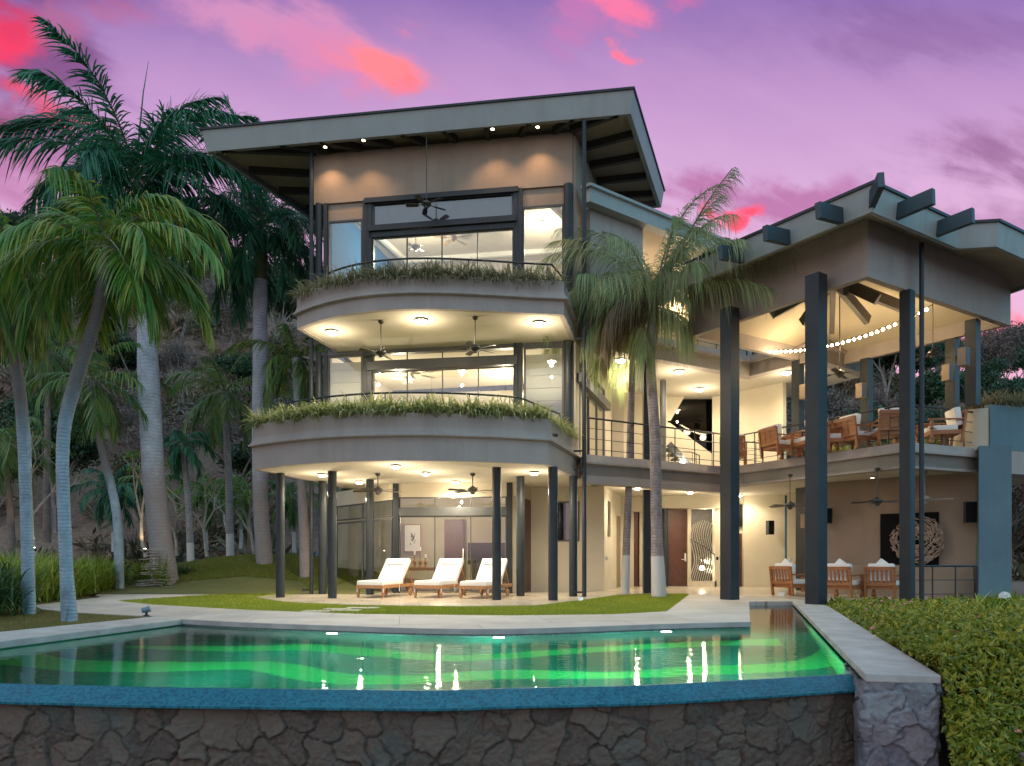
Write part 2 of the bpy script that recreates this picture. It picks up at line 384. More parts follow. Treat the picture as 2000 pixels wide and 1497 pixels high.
# --- paving (z = 0 sheets)
A2 = lambda px, py: G(px, py)[:2]
pool_back = catmull([A2(357,1210), A2(500,1217), A2(650,1222), A2(800,1227), A2(950,1229), A2(1100,1226), A2(1300,1219), A2(1465,1215)], 6)
deck = list(pool_back)+[A2(1463,1175), A2(1545,1172), (8.0,17.1), (9.9,17.0), (12.9,18.3), (14.5,21), (11,29.5), (2.2,29.5), (-4,26), (-6.5,24.6), (-6.35,21)]
patio_edge = [A2(498,1167), A2(560,1176), A2(700,1182), A2(911,1184.5), A2(1050,1182.5), A2(1150,1170)]
island_top_right = [A2(1200,1163), A2(1280,1159), A2(1344,1160)]
isl_bot = [A2(1345,1162), A2(1302,1194), A2(1200,1199.5), A2(1000,1202), A2(700,1199), A2(480,1191), A2(300,1181), A2(228,1173.5)]
isl_top = [A2(228,1173), A2(300,1168.5), A2(400,1162), A2(480,1158), A2(590,1154)]
patio = patio_edge+island_top_right+[(6.6,19.0),(7.5,17.0),(12.9,17.2),(14.5,21),(11,29.5),(2.2,29.5),(-4,26),(-6.5,24.6),(-6.9,21.6)]
tag(MB().prism(patio, -.12, .0).build('patio_paving', travert), kind='structure')
walk = list(pool_back)+[A2(1463,1175), (5.95,17.0), (7.5,16.99), (6.6,18.99), A2(1344,1160)]+isl_bot+isl_top[1:]+[A2(590,1151.5), A2(480,1151.5), A2(330,1153), A2(240,1156), A2(197,1159.5), A2(184,1163), A2(200,1166), A2(150,1172), A2(66,1182), A2(80,1189), A2(130,1195.5), A2(310,1204.5)]
tag(MB().prism(walk, -.10, -.004).build('concrete_path', concrete), kind='structure')
# stepping stones
for i, (a, b, c, d_) in enumerate([(585,1195.5,640,1192.3), (640,1193.5,700,1190.8), (628,1191,680,1188.6), (672,1189,735,1186.6)]):
    tag(MB().prism([A2(a,b), A2(c,b), A2(c+8,d_), A2(a+10,d_)], -.08, .004+.001*i).build('stepping_stone', concrete), kind='structure')
# --- driveway behind
tag(grid_obj('driveway', -24, -5.5, 29.5, 37.0, 40, 18, lambda X, Y: terrain(X, Y)+.02+.02*Y*0, M('driveway_concrete', (.12,.13,.15), (.09,.10,.12), .8, 1.5, 20, .3)), kind='structure')

# --- pool
WZ = -.10
c0, c1 = A2(1545,1172), A2(1690,1317)           # inner edge of the right coping
o0, o1 = A2(1617,1184), A2(1838,1321)           # outer edge
cdv = Vector((c1[0]-c0[0], c1[1]-c0[1])).normalized()
lc_in = [A2(110,1240), A2(357,1210)]; dl = Vector((lc_in[0][0]-lc_in[1][0], lc_in[0][1]-lc_in[1][1])).normalized()
lnear = (lc_in[1][0]+dl.x*6.9, lc_in[1][1]+dl.y*6.9)
wf = [G(x, y, WZ)[:2] for x, y in [(0,1336.5),(150,1340),(300,1344),(600,1347.5),(850,1349.5),(1000,1345.5),(1250,1340),(1500,1327),(1690,1316)]]
weir = catmull([(lnear[0]-.1, wf[0][1]+.55)]+wf, 8)
ce = (c0[0]+cdv.x*(c0[1]-weir[-1][1])/-cdv.y*1.0, weir[-1][1])
weir = [p for p in weir if p[0] < ce[0]-.02]+[ce]
waterpoly = weir+[c0, A2(1463,1175)]+pool_back[::-1]
depth = 1.25
tile_m, tt, tb = newmat('pool_floor_mosaic')
vt = nd(tt, 'ShaderNodeTexVoronoi'); vt.feature = 'F1'; vt.distance = 'CHEBYCHEV'; vt.inputs['Scale'].default_value = 38; vt.inputs['Randomness'].default_value = .05
tco = nd(tt, 'ShaderNodeTexCoord'); tt.links.new(tco.outputs['Object'], vt.inputs['Vector'])
tt.links.new(mixc(tt, .25, ramp(tt, noise(tt, 1.2, 4), [(.3,(.006,.10,.075)),(.7,(.014,.16,.10))]), vt.outputs['Color']), tb.inputs['Base Color'])
def Mmos(name, a, b, sc_=38, rough=.25, spec=.5):
    m, t, bb = newmat(name); bb.inputs['Specular IOR Level'].default_value = spec
    v_ = nd(t, 'ShaderNodeTexVoronoi'); v_.distance = 'CHEBYCHEV'; v_.inputs['Scale'].default_value = sc_; v_.inputs['Randomness'].default_value = .0
    tc_ = nd(t, 'ShaderNodeTexCoord'); t.links.new(tc_.outputs['Object'], v_.inputs['Vector'])
    s_ = nd(t, 'ShaderNodeSeparateColor'); t.links.new(v_.outputs['Color'], s_.inputs[0])
    f = mth(t, 'MULTIPLY_ADD', s_.outputs[0], .5, mth(t, 'MULTIPLY', noise(t, 1.6, 4), .5))
    c = ramp(t, f, [(.25, a), (.75, b)])
    grout = smooth(t, v_.outputs['Distance'], .40, .47)
    t.links.new(mixc(t, mth(t, 'MULTIPLY', grout, .55), c, tuple(x*1.6+.02 for x in a)), bb.inputs['Base Color'])
    bb.inputs['Roughness'].default_value = rough; bump(t, bb, mth(t, 'SUBTRACT', 1, grout), .3, .002)
    return m
pool_dark = Mmos('dark_green_mosaic', (.002,.105,.085), (.004,.155,.115))
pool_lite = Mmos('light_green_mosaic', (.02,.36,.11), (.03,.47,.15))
weir_m = Mmos('blue_green_glass_mosaic', (.006,.075,.105), (.022,.17,.215), 42, .35, .2)
basin = MB(); n = len(waterpoly); wp_ = waterpoly
a_ = sum(wp_[i][0]*wp_[(i+1)%n][1]-wp_[(i+1)%n][0]*wp_[i][1] for i in range(n))
if a_ < 0: wp_ = wp_[::-1]
basin.add([(p[0],p[1],WZ-depth) for p in wp_]+[(p[0],p[1],WZ+.0) for p in wp_], [tuple(range(n))]+[((i+1)%n,i,n+i,n+(i+1)%n) for i in range(n)])
tag(basin.build('pool_basin', pool_dark), kind='structure')
def UW(px, py, dep):
    """point on the pool floor seen refracted at a pixel of the water"""
    g = G(px, py, WZ); v_ = Vector((g[0], g[1], g[2]-1)).normalized(); eta = 1/1.333
    ci = -v_.z; k = 1-eta*eta*(1-ci*ci); r = v_*eta+Vector((0,0,1))*(eta*ci-math.sqrt(k))
    t = dep/-r.z; return (g[0]+r.x*t, g[1]+r.y*t)
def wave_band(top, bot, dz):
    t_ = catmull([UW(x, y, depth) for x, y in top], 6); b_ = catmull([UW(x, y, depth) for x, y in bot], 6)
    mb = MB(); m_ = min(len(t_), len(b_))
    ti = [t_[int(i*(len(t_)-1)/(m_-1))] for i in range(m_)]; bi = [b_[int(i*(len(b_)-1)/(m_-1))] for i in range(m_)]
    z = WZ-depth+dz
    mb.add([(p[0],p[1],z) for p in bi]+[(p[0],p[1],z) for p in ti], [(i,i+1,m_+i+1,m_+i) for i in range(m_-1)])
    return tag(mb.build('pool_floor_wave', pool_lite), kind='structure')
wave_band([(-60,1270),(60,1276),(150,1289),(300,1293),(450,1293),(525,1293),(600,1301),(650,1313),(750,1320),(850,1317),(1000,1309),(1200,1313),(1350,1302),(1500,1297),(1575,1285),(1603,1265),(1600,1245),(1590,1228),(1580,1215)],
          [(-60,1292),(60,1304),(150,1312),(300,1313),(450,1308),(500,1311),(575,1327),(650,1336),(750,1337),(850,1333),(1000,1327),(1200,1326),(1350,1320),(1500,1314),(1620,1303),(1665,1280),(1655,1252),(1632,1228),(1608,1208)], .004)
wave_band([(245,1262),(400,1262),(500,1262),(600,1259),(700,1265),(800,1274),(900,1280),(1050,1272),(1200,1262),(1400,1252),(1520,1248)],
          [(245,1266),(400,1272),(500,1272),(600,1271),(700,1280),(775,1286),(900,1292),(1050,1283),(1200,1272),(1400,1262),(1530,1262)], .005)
tag(MB().sweep([(c0[0]+cdv.x*2-.008, c0[1]+cdv.y*2), (ce[0]-.008, ce[1])], [(-.004,WZ-depth),(-.004,WZ-.01),(.004,WZ-.01),(.004,WZ-depth)]).build('lit_pool_wall_sheet', pool_lite), kind='structure')  # lamplit brightness of the right wall put into a lighter mosaic sheet
wm, wt_, wb = newmat('pool_water')
wb.inputs['Base Color'].default_value = (.88,1,.95,1); wb.inputs['Transmission Weight'].default_value = 1; wb.inputs['Roughness'].default_value = .0; wb.inputs['IOR'].default_value = 1.333
h1 = noise(wt_, 3.5, 3, .5, stretch=(1,2.4,1)); h2 = noise(wt_, 13, 2, .5, stretch=(1,2.2,1))
bump(wt_, wb, mth(wt_, 'ADD', h1, mth(wt_, 'MULTIPLY', h2, .22)), .10, .035)
MATS['water'] = wm
wo_ = MB(); m_ = len(wp_); wo_.add([(p[0],p[1],WZ) for p in wp_], [tuple(range(m_))]); tag(wo_.build('pool_water', wm), kind='structure')
# copings
cp = MB()
cp.prism([c0, c1, o1, o0], -.07, .006)
rc = tag(cp.build('pool_coping', coping, bevel=.012), kind='structure')
edge_in = [(p[0], p[1]) for p in pool_back]
tag(MB().sweep(edge_in, [(.0,-.075),(.03,-.075),(.03,.002),(.0,.002),(-.001,.003)]).build('pool_rim', coping), kind='structure')
tag(MB().sweep(edge_in, [(-.02,-.3),(.006,-.3),(.006,-.08),(-.02,-.08)]).build('waterline_tile', Mmos('grey_blue_waterline_tile', (.10,.16,.18), (.16,.22,.24), 14, .25)), kind='structure')
lo_out = [A2(144,1220.5), A2(310,1204)]
do = Vector((lo_out[0][0]-lo_out[1][0], lo_out[0][1]-lo_out[1][1])).normalized()
onear = (lo_out[1][0]+do.x*8, lo_out[1][1]+do.y*8)
tag(MB().prism([lc_in[1], lnear, onear, lo_out[1]], -.09, .004).build('left_coping', coping, bevel=.012), kind='structure')
for nm, pts in (('left_pool_wall', [lc_in[1], lnear, (lnear[0]-.62,lnear[1]), (lc_in[1][0]-.6, lc_in[1][1])]), ('right_pool_wall', [c0, c1, o1, o0])):
    pp = [(p[0], p[1]) for p in pts]
    cx = sum(p[0] for p in pp)/4; cy = sum(p[1] for p in pp)/4
    if nm[0] == 'l': tag(MB().prism([(cx-.42+(p[0]-cx)*.8, cy+(p[1]-cy)*.995) for p in pp], -1.5, -.091).build(nm, concrete), kind='structure')
# weir: sloped glass tile face below the water line
n_w = len(weir)
ws = MB().sweep(weir, [(-.03,WZ-.02),(-.02,WZ+.004),(.0,WZ+.002),(.215,WZ-.105),(.215,WZ-.125),(.0,WZ-.06)])
wobj = ws.build('overflow_edge', weir_m); tag(wobj, kind='structure')

# stone wall (relief of fitted stones)
def stone_panel(name, path, z0, z1, res, parent, flip=False, seed=5, mat=None, cell=.23):
    pts = np.array(path, float); d = np.r_[0, np.cumsum(np.linalg.norm(np.diff(pts, axis=0), axis=1))]
    L = d[-1]; nx = int(L/res)+1; nz_ = int((z1-z0)/res)+1
    s = np.linspace(0, L, nx); X = np.interp(s, d, pts[:,0]); Y = np.interp(s, d, pts[:,1])
    tx = np.gradient(X, s); ty = np.gradient(Y, s); nxn, nyn = ty, -tx
    Z = np.linspace(z0, z1, nz_); SS, ZZ = np.meshgrid(s, Z)
    rg = np.random.default_rng(seed)
    gx = np.arange(-1, L/cell+2); gy = np.arange(z0/cell-2, z1/cell+2)
    PX, PY = np.meshgrid(gx, gy); ro = (np.arange(len(gy)) % 2)[:,None]*.5
    sx = ((PX+ro+rg.uniform(-.38,.38,PX.shape))*cell*1.12).ravel(); sy = ((PY+rg.uniform(-.36,.36,PX.shape))*cell).ravel()
    asp = rg.uniform(.75,1.6,len(sx)); wgt = rg.uniform(.72,1.3,len(sx))
    wx = SS+.10*(fbm(SS*6, ZZ*6, 4, 21)-.45)*2; wz = ZZ+.10*(fbm(SS*6+40, ZZ*6, 4, 22)-.45)*2
    q = np.stack([wx.ravel(), wz.ravel()], 1); f1 = np.full(len(q), 9.); f2 = f1.copy(); idx = np.zeros(len(q), int)
    for i in range(len(sx)):
        dd = np.hypot(q[:,0]-sx[i], (q[:,1]-sy[i])*asp[i])*wgt[i]
        better = dd < f1; f2 = np.where(better, f1, np.minimum(f2, dd)); idx = np.where(better, i, idx); f1 = np.where(better, dd, f1)
    gap = (f2-f1); e = np.clip((gap-.003)/.022, 0, 1); e = e*e*(3-2*e)
    tilt = rg.uniform(-.15,.15,(len(sx),2)); base = rg.uniform(.0,.016,len(sx))
    h = e*(.010+base[idx]+(q[:,0]-sx[idx])*tilt[idx,0]+(q[:,1]-sy[idx])*tilt[idx,1])+.055*(np.abs(fbm(q[:,0]*6, q[:,1]*6, 5, 31)-.48))+.045*np.abs(fbm(q[:,0]*17, q[:,1]*17, 4, 33)-.47)+.014*(fbm(q[:,0]*48, q[:,1]*48, 2, 35)-.4)
    H = h.reshape(SS.shape)
    V = np.stack([X[None,:]+nxn[None,:]*H, Y[None,:]+nyn[None,:]*H, ZZ], -1)
    i = (np.arange(nz_-1)[:,None]*nx+np.arange(nx-1)[None,:]).ravel()
    o = npmesh(name, V, np.stack([i, i+1, i+1+nx, i+nx], 1), mat or stone_m, parent, smooth=True)
    at = o.data.attributes.new('cell', 'FLOAT', 'POINT'); at.data.foreach_set('value', (rg.random(len(sx))[idx]).astype(np.float32))
    at = o.data.attributes.new('mortar', 'FLOAT', 'POINT'); at.data.foreach_set('value', (1-e).astype(np.float32))
    return o
def Mstone(name, cs, mort):
    m, t, b = newmat(name); a1 = nd(t, 'ShaderNodeAttribute'); a1.attribute_name = 'cell'; a2 = nd(t, 'ShaderNodeAttribute'); a2.attribute_name = 'mortar'
    f = mth(t, 'ADD', mth(t, 'MULTIPLY_ADD', a1.outputs['Fac'], .45, .22), mth(t, 'MULTIPLY_ADD', noise(t, 26, 9, .8), 1.5, -.72), clamp=True)
    c = ramp(t, f, [(.1, cs[0]), (.4, cs[1]), (.62, cs[2]), (.9, cs[3])])
    big = ramp(t, noise(t, 1.3, 5, .6), [(.52, 0.), (.68, 1.)]); c = mixc(t, mth(t, 'MULTIPLY', big, .55), c, cs[4])
    t.links.new(mixc(t, mth(t, 'MULTIPLY', a2.outputs['Fac'], .8), c, mort), b.inputs['Base Color'])
    b.inputs['Roughness'].default_value = .8; bump(t, b, noise(t, 55, 9, .8), 1.0, .02); return m
stone_m = Mstone('dark_fieldstone', [(.075,.055,.047), (.125,.09,.071), (.165,.118,.09), (.125,.104,.092), (.075,.115,.11)], (.062,.05,.043))
stone_p = Mstone('grey_fieldstone', [(.12,.11,.13), (.20,.18,.21), (.27,.24,.26), (.20,.15,.17), (.40,.48,.53)], (.12,.12,.14))
wallp = []
for i, p in enumerate(weir):
    d_ = Vector(weir[min(i+1,n_w-1)])-Vector(weir[max(i-1,0)]); d_.normalize(); wallp.append((p[0]+d_.y*.125, p[1]-d_.x*.125))
sw = empty('stone_wall', (0, 5.85, -3.9)); tag(sw, 'dark rubble stone wall holding up the infinity edge of the pool', 'retaining wall')
stone_panel('stone_face', wallp, -1.5, WZ-.085, .0115, sw)
MB().sweep(wallp, [(-.25,-3.9),(-.03,-3.9),(-.03,-.23),(-.25,-.23)]).build('wall_core', stone_m, sw)
pl = empty('stone_pier', (3.4, 6.6, -3.9)); tag(pl, 'grey rough stone pier under the near end of the right pool coping', 'stone pier')
cn = 1.0
pc = [(c1[0]-cdv.x*1.2, c1[1]-cdv.y*1.2), (c1[0]+.01, c1[1]+.03), (o1[0]-.02, o1[1]+.03), (o1[0]-cdv.x*1.5, o1[1]-cdv.y*1.5)]
stone_panel('stone_face', pc, -1.5, -.06, .011, pl, seed=9, mat=stone_p, cell=.24)
MB().prism([(pc[0][0]+.04,pc[0][1]), (pc[1][0]+.04,pc[1][1]+.04), (pc[2][0]-.04,pc[2][1]+.04), (pc[3][0]-.04,pc[3][1])], -3.9, -.071).build('pier_core', stone_p, pl)
pcore = MB().prism([(c0[0]+.03,c0[1]), (c1[0]-cdv.x*1.2+.03,c1[1]-cdv.y*1.2), (o1[0]-cdv.x*1.2,o1[1]-cdv.y*1.2), (o0[0],o0[1])], -1.5, -.071)
tag(pcore.build('right_pool_wall', pool_dark), kind='structure')

# pool lights (under water, at the back wall)
pe = Memit('pool_lamp_glow', (.85,1,.80), 30)
for k, (px_, nm) in enumerate(((657,'left'), (982,'middle'), (1297,'right'))):
    a = G(px_, 1230, WZ); pb = min(pool_back, key=lambda q: abs(q[0]/q[1]-(px_-1000)/F))
    t = empty('pool_light', (pb[0], pb[1]-.03, WZ-.16)); tag(t, f'{nm} one of the three round lamps glowing at the waterline of the far pool edge', 'pool light', 'pool lights')
    m = MB(); m.tube([(pb[0],pb[1]-.012,WZ-.14),(pb[0],pb[1]-.05,WZ-.14)], .10, 16); m.build('housing', steel2, t)
    m = MB(); m.tube([(pb[0],pb[1]-.05,WZ-.14),(pb[0],pb[1]-.058,WZ-.14)], .085, 16); m.build('lens', pe, t)
def lamp(kind, loc, power, colr, radius=.05, parent=None, rot=None, spot=None, blend=.6):
    l = bpy.data.lights.new('lamp_light', kind); l.energy = power; l.color = colr
    if kind in ('POINT','SPOT'): l.shadow_soft_size = radius
    if kind == 'SPOT': l.spot_size = spot; l.spot_blend = blend
    o = bpy.data.objects.new('lamp_light', l); col.objects.link(o); o.location = loc
    if rot: o.rotation_euler = rot
    return o
for X, Y in [(-3.3,9.7),(-2.1,9.8),(-.3,9.7),(2.0,10.0),(-3.4,7.8),(2.75,8.6),(2.6,7.5),(3.9,11.5),(-1.6,7.8),(.9,7.9)]:  # added unseen lamps, spread out in the basin to brighten the green water
    lamp('POINT', (X, Y, WZ-.45), 60, (.36,1,.72), 0)

# ================================================================== THE VILLA
villa = empty('villa', (2, 22, 0)); tag(villa, 'large modern taupe stucco villa with curved balconies, dark round columns and an open corner pavilion', 'house')
FL, FR = (-5.71, 20.7), (1.65, 19.6)              # front wall line of the tower
FRb = (3.17, 23.9); FLb = (-4.4, 25.6); BR = (3.6, 25.6)
tw = lambda px: onl(px, FL, FR)
def part(mb, name, mat, parent=None, **k): return mb.build(name, mat, parent or villa, **k)
# ---- lower balcony
def XY(px, py, z): return G(px, py, z)[:2]
lowf = [XY(494,917,3.25), XY(610,905.5,3.25), XY(751,900,3.25), XY(911,901.5,3.25), XY(1071,908,3.25)]
def fitarc(pts, n=64):
    a = np.array(pts); c_ = np.polyfit(a[:,0], a[:,1], 3); xs = np.linspace(a[0,0], a[-1,0], n); return [(float(x), float(np.polyval(c_, x))) for x in xs]
low_arc = fitarc(lowf); low_back = (1.86, 19.9)
lpath = [(-5.3, 22.6)]+low_arc+[low_back]
def balcony(path, z0, zr, z1, name):
    prof = [(0,z0),(.0,zr-.05),(.10,zr-.02),(.10,zr+.015),(.05,zr+.06),(.012,zr+.15),(0,zr+.2),(0,z1),(-.13,z1),(-.13,z0)]
    m = MB().sweep(path[::-1] if False else path, prof); return part(m, name, stucco)
def inset(path, d):
    pts = [Vector(p[:2]) for p in path]; out = []
    for i, p in enumerate(pts):
        t = (pts[min(i+1,len(pts)-1)]-pts[max(i-1,0)]).normalized(); out.append((p.x-t.y*d, p.y+t.x*d))
    return out
lb = balcony(lpath, 3.25, 3.83, 4.34, 'balcony')
part(MB().prism([(p[0],p[1]) for p in inset(lpath,.05)[1:-1]]+[(1.78,19.9),(3.1,23.9),(-4.4,25.4),(-5.2,22.6)], 3.27, 3.78), 'ceiling_slab', ceilc)
upf = [XY(580,643,7.0), XY(662,617,7.0), XY(803,604,7.0), XY(897,605,7.0), XY(1101.5,614.7,7.0)]
up_arc = fitarc(upf)
upath = [(-5.0, 20.9)]+up_arc+[(1.72,19.4)]
ub = balcony(upath, 7.0, 7.37, 7.82, 'balcony')
part(MB().prism([(p[0],p[1]) for p in inset(upath,.05)]+[(3.1,23.9),(-4.4,25.4)], 7.02, 7.34), 'ceiling_slab', ceilc)
part(MB().prism([(p[0],p[1]) for p in inset(upath[1:-1], .15)]+[(1.5,19.2),(-5.0,20.6)], 7.4, 7.62), 'planter_soil', lawn_m)
part(MB().prism([(p[0],p[1]) for p in inset(lpath[1:-1], .15)]+[(1.5,19.6),(-5.2,20.8)], 3.85, 4.12), 'planter_soil', lawn_m)
def railing(path, ztop, zbot, n_r, step, parent=villa, r=.018, close_posts=True, name='railing'):
    m = MB(); pts = [Vector(p[:2]) for p in path]
    for k in range(n_r+1):
        z = ztop-(ztop-zbot)*k/(n_r+.55)
        m.tube([(p.x,p.y,z) for p in pts], r*1.35 if k == 0 else r*.5, 6)
    acc = 0; last = None
    for i in range(len(pts)-1):
        L = (pts[i+1]-pts[i]).length; t = -acc
        t = t if t >= 0 else t+step
        while t <= L:
            p = pts[i].lerp(pts[i+1], t/L); m.tube([(p.x,p.y,zbot),(p.x,p.y,ztop)], r*.8, 6); t += step
        acc = (L-(t-step))
    p = pts[-1]; m.tube([(p.x,p.y,zbot),(p.x,p.y,ztop)], r*1.4, 6)
    p = pts[0]; m.tube([(p.x,p.y,zbot),(p.x,p.y,ztop)], r*1.4, 6)
    return m.build(name, steel, parent)
lrail = [p for p in inset(low_arc, .62)]; railing([(-5.2,21.0)]+lrail[4:-4]+[(1.3,19.3)], 4.94, 3.8, 2, 1.0)
urail = [p for p in inset(up_arc, .5)]; railing(urail[4:-2]+[(1.4,18.9)], 8.42, 7.35, 2, 1.0)
# ---- columns (ground floor)
def column(px, base, top, r):
    H = base-top; Y = F*3.28/H; X = (px-1000)/F*Y
    m = MB().tube([(X,Y,-.02),(X,Y,3.26)], r, 24, cap=False); return part(m, 'column', steel, smooth=True)
for a in [(547.5,1164.5,921),(630,1158.5,937),(649,1168,919.5),(722.5,1160.5,935),(970,1175,915.5),(1016.5,1166.5,932),(1119.5,1168.5,932)]: column(*a, .113)
column(1080,1176.5,914.7,.118)
def pipe(X, Y, z0, z1, r=.055, brackets=()):
    m = MB().tube([(X,Y,z0),(X,Y,z1)], r, 12)
    for z in brackets: m.bar((X,Y,z),(X-.28,Y+.05,z), .03, .05)
    return part(m, 'drainpipe', steel, smooth=True)
pipe(1.93, 19.0, 0, 12.7, .06, (.12, 3.4, 3.9, 6.9)); pipe(-5.78, 20.5, 0, 12.8, .06, (.12,))
# ---- tower walls
def seg(a, b, z0, z1, th=.22, mat=stucco, name='wall'): return part(MB().seg(a, b, z0, z1, th), name, mat)
seg(tw(613), tw(1118), 11.33, 12.78, .25, stucco_d)                      # band under the roof
for a, b in ((630,714),(1015,1104)):
    p, q = tw(a), tw(b); sh = lambda p: (p[0]+.01, p[1]+.06)
    seg(sh(p), sh(q), 10.82, 11.33, .15, stucco_d)
# upper room shell
room3 = M('upper_room_plaster', (.50,.46,.40), (.46,.42,.36), .9)
seg((-5.5,21.0), (-4.3,26.2), 7.3, 12.7, -.2, M('blue_painted_wall', (.008,.13,.36), (.008,.11,.30), .8), 'side_wall')
seg((-4.5,25.9), (3.9,24.8), 7.3, 12.7, .2, room3, 'back_wall')
part(MB().prism([(-5.45,21.0),(1.55,20.0),(3.5,24.8),(-4.3,25.9)], 11.6, 11.7), 'room_ceiling', room3)
m = MB()                                                              # shallow tray moulding on the ceiling
m.sweep([(-4.7,21.8),(.9,21.0),(2.6,24.0),(-3.7,25.0),(-4.7,21.8)], [(0,11.45),(.12,11.45),(.12,11.6),(0,11.6)]); part(m, 'ceiling_moulding', white)
# room on floor 2
seg((-5.5,21.0), (-4.3,26.2), 3.78, 7.02, -.2, room3, 'side_wall')
seg((-4.5,25.9), (3.9,24.8), 3.78, 7.02, .2, room3, 'back_wall')
seg((-1.2,21.0), (-1.0,25.3), 3.78, 7.0, .12, room3, 'inner_wall') if False else None
# right side of the tower: floor 3 solid, floor 2 glazed doors
PR = (1.75, 19.62); PRb = (3.25, 24.0)
ps = lambda t: (PR[0]+(PRb[0]-PR[0])*t, PR[1]+(PRb[1]-PR[1])*t)
seg(ps(.0), ps(1.), 7.0, 12.7, .2, stucco_d, 'side_wall')
seg(ps(0), ps(1.), 6.62, 7.02, .2, wallc, 'side_wall'); seg(ps(0), ps(.10), 3.8, 6.62, .2, wallc, 'side_wall'); seg(ps(.9), ps(1.06), 3.1, 7.02, .25, wallc, 'side_wall')
# ---- windows of the facade
def window(a, b, z0, z1, nd_, fw=.06, gl=glass, dep=.07, name='window', mat=steel2, fz=None):
    m = MB(); A_, B_ = Vector(a[:2]), Vector(b[:2]); d_ = (B_-A_); L = d_.length; d_.normalize(); nrm = Vector((-d_.y,d_.x))
    pt = lambda t: A_+d_*t
    m.seg(pt(0), pt(L), z0, z0+fw, dep); m.seg(pt(0), pt(L), z1-fw, z1, dep)
    m.seg(pt(0), pt(fw), z0+fw, z1-fw, dep); m.seg(pt(L-fw), pt(L), z0+fw, z1-fw, dep)
    for i in range(1, nd_):
        t = L*i/nd_; m.seg(pt(t-fw*.35), pt(t+fw*.35), z0+fw, z1-fw, dep)
    f = m.build(name, mat, villa)
    g = MB(); p, q = pt(fw*.5)+nrm*dep*.5, pt(L-fw*.5)+nrm*dep*.5
    g.add([(p.x,p.y,z0+fw*.5),(q.x,q.y,z0+fw*.5),(q.x,q.y,z1-fw*.5),(p.x,p.y,z1-fw*.5)], [(0,1,2,3)]); g.build('pane', gl, f)
    return f
def post(px, z0, z1, wpx, d=.2, f=tw):
    a, b = f(px-wpx/2), f(px+wpx/2); part(MB().seg((a[0],a[1]-.05), (b[0],b[1]-.05), z0, z1, d), 'window_post', steel)
def rpost(px, z0, z1, r=.11):
    a = tw(px); part(MB().tube([(a[0],a[1]-.0,z0),(a[0],a[1]-.0,z1)], r, 16), 'window_post', steel, smooth=True)
for z0, z1 in ((7.35,11.33),(3.78,7.02)):
    rpost(623, z0, z1, .10); post(636, z0, z1, 7); rpost(1110, z0, z1, .13)
    post(713, z0, z1, 8); post(722, z0, z1, 9, .26); post(1007, z0, z1, 8, .26); post(1016, z0, z1, 8)
    post(1103, z0, z1, 5)
window(tw(640), tw(708), 7.36, 10.82, 1, .05); window(tw(1020), tw(1101), 7.36, 10.82, 1, .05)
window(tw(727), tw(1003), 7.36, 10.26, 4, .035); window(tw(727), tw(1003), 10.56, 11.25, 1, .05); seg((tw(730)[0],tw(730)[1]+.12), (tw(1000)[0],tw(1000)[1]+.12), 10.56, 11.22, .01, M('grey_blind_fabric', (.24,.23,.27), (.20,.19,.23), .9), 'roller_blind')
bm_ = MB(); bm_.seg((tw(720)[0],tw(720)[1]-.12), (tw(1008)[0],tw(1008)[1]-.12), 10.40, 10.56, .3); bm_.seg((tw(720)[0],tw(720)[1]-.05), (tw(1008)[0],tw(1008)[1]-.05), 10.24, 10.38, .2)
bm_.seg((tw(712)[0],tw(712)[1]-.1), (tw(1012)[0],tw(1012)[1]-.1), 11.22, 11.36, .25); part(bm_, 'window_beam', steel)
# floor 2
window(tw(727), tw(1005), 3.8, 6.40, 4, .035); window(tw(727), tw(1005), 6.68, 6.97, 4, .03)
bm_ = MB(); bm_.seg((tw(718)[0],tw(718)[1]-.10), (tw(1010)[0],tw(1010)[1]-.10), 6.42, 6.66, .25); bm_.seg((tw(628)[0],tw(628)[1]-.03), (tw(1110)[0],tw(1110)[1]-.03), 6.90, 7.01, .2); part(bm_, 'window_beam', steel2)
blindm = M('cream_roman_blind', (.66,.62,.52), (.60,.56,.47), .95, 2, 80, .2, .003)
for a, b in ((640,708),(1023,1101)):
    window(tw(a), tw(b), 3.8, 6.90, 1, .05)
    m = MB(); A_, B_ = Vector(tw(a+2)), Vector(tw(b-2)); y = .10; z = 6.72; prof = []
    while z > 4.2: prof += [(y, z), (y+.012, z-.21), (y+.035, z-.235), (y+.005, z-.25)]; z -= .36 
    m.sweep([(A_.x,A_.y), (B_.x,B_.y)], [(-o, zz) for o, zz in prof], close_prof=False); part(m, 'roman_blind', blindm)
# blinds rolled part above upper side windows are the brown panels; ceiling fans inside are things further down
# ---- tower roof
ZS = 12.75
rFL, rFR = P(404,20.5)[:2], P(1232,18.75)[:2]; rBR = (4.98,23.75); rBL = (-6.3,26.0)
roof = part(MB().prism([(rFL[0]+.12,rFL[1]+.12),(rFR[0]-.12,rFR[1]+.12),(rBR[0]-.12,rBR[1]-.1),(rBL[0]+.1,rBL[1]-.1)], ZS+.19, ZS+.56), 'roof', soffit)
m = MB().sweep([rBL, rFL, rFR, rBR, rBL], [(.0,ZS),(.08,ZS+.58),(-.02,ZS+.58),(-.12,ZS)]); part(m, 'fascia', roofg, roof)
m = MB().sweep([rBL, rFL, rFR, rBR, rBL], [(.05,ZS+.58),(.12,ZS+.58),(.12,ZS+.64),(-.3,ZS+.64),(-.3,ZS+.58)]); part(m, 'roof_edge_trim', steel, roof)
lp = lambda a, b, t: (a[0]+(b[0]-a[0])*t, a[1]+(b[1]-a[1])*t)
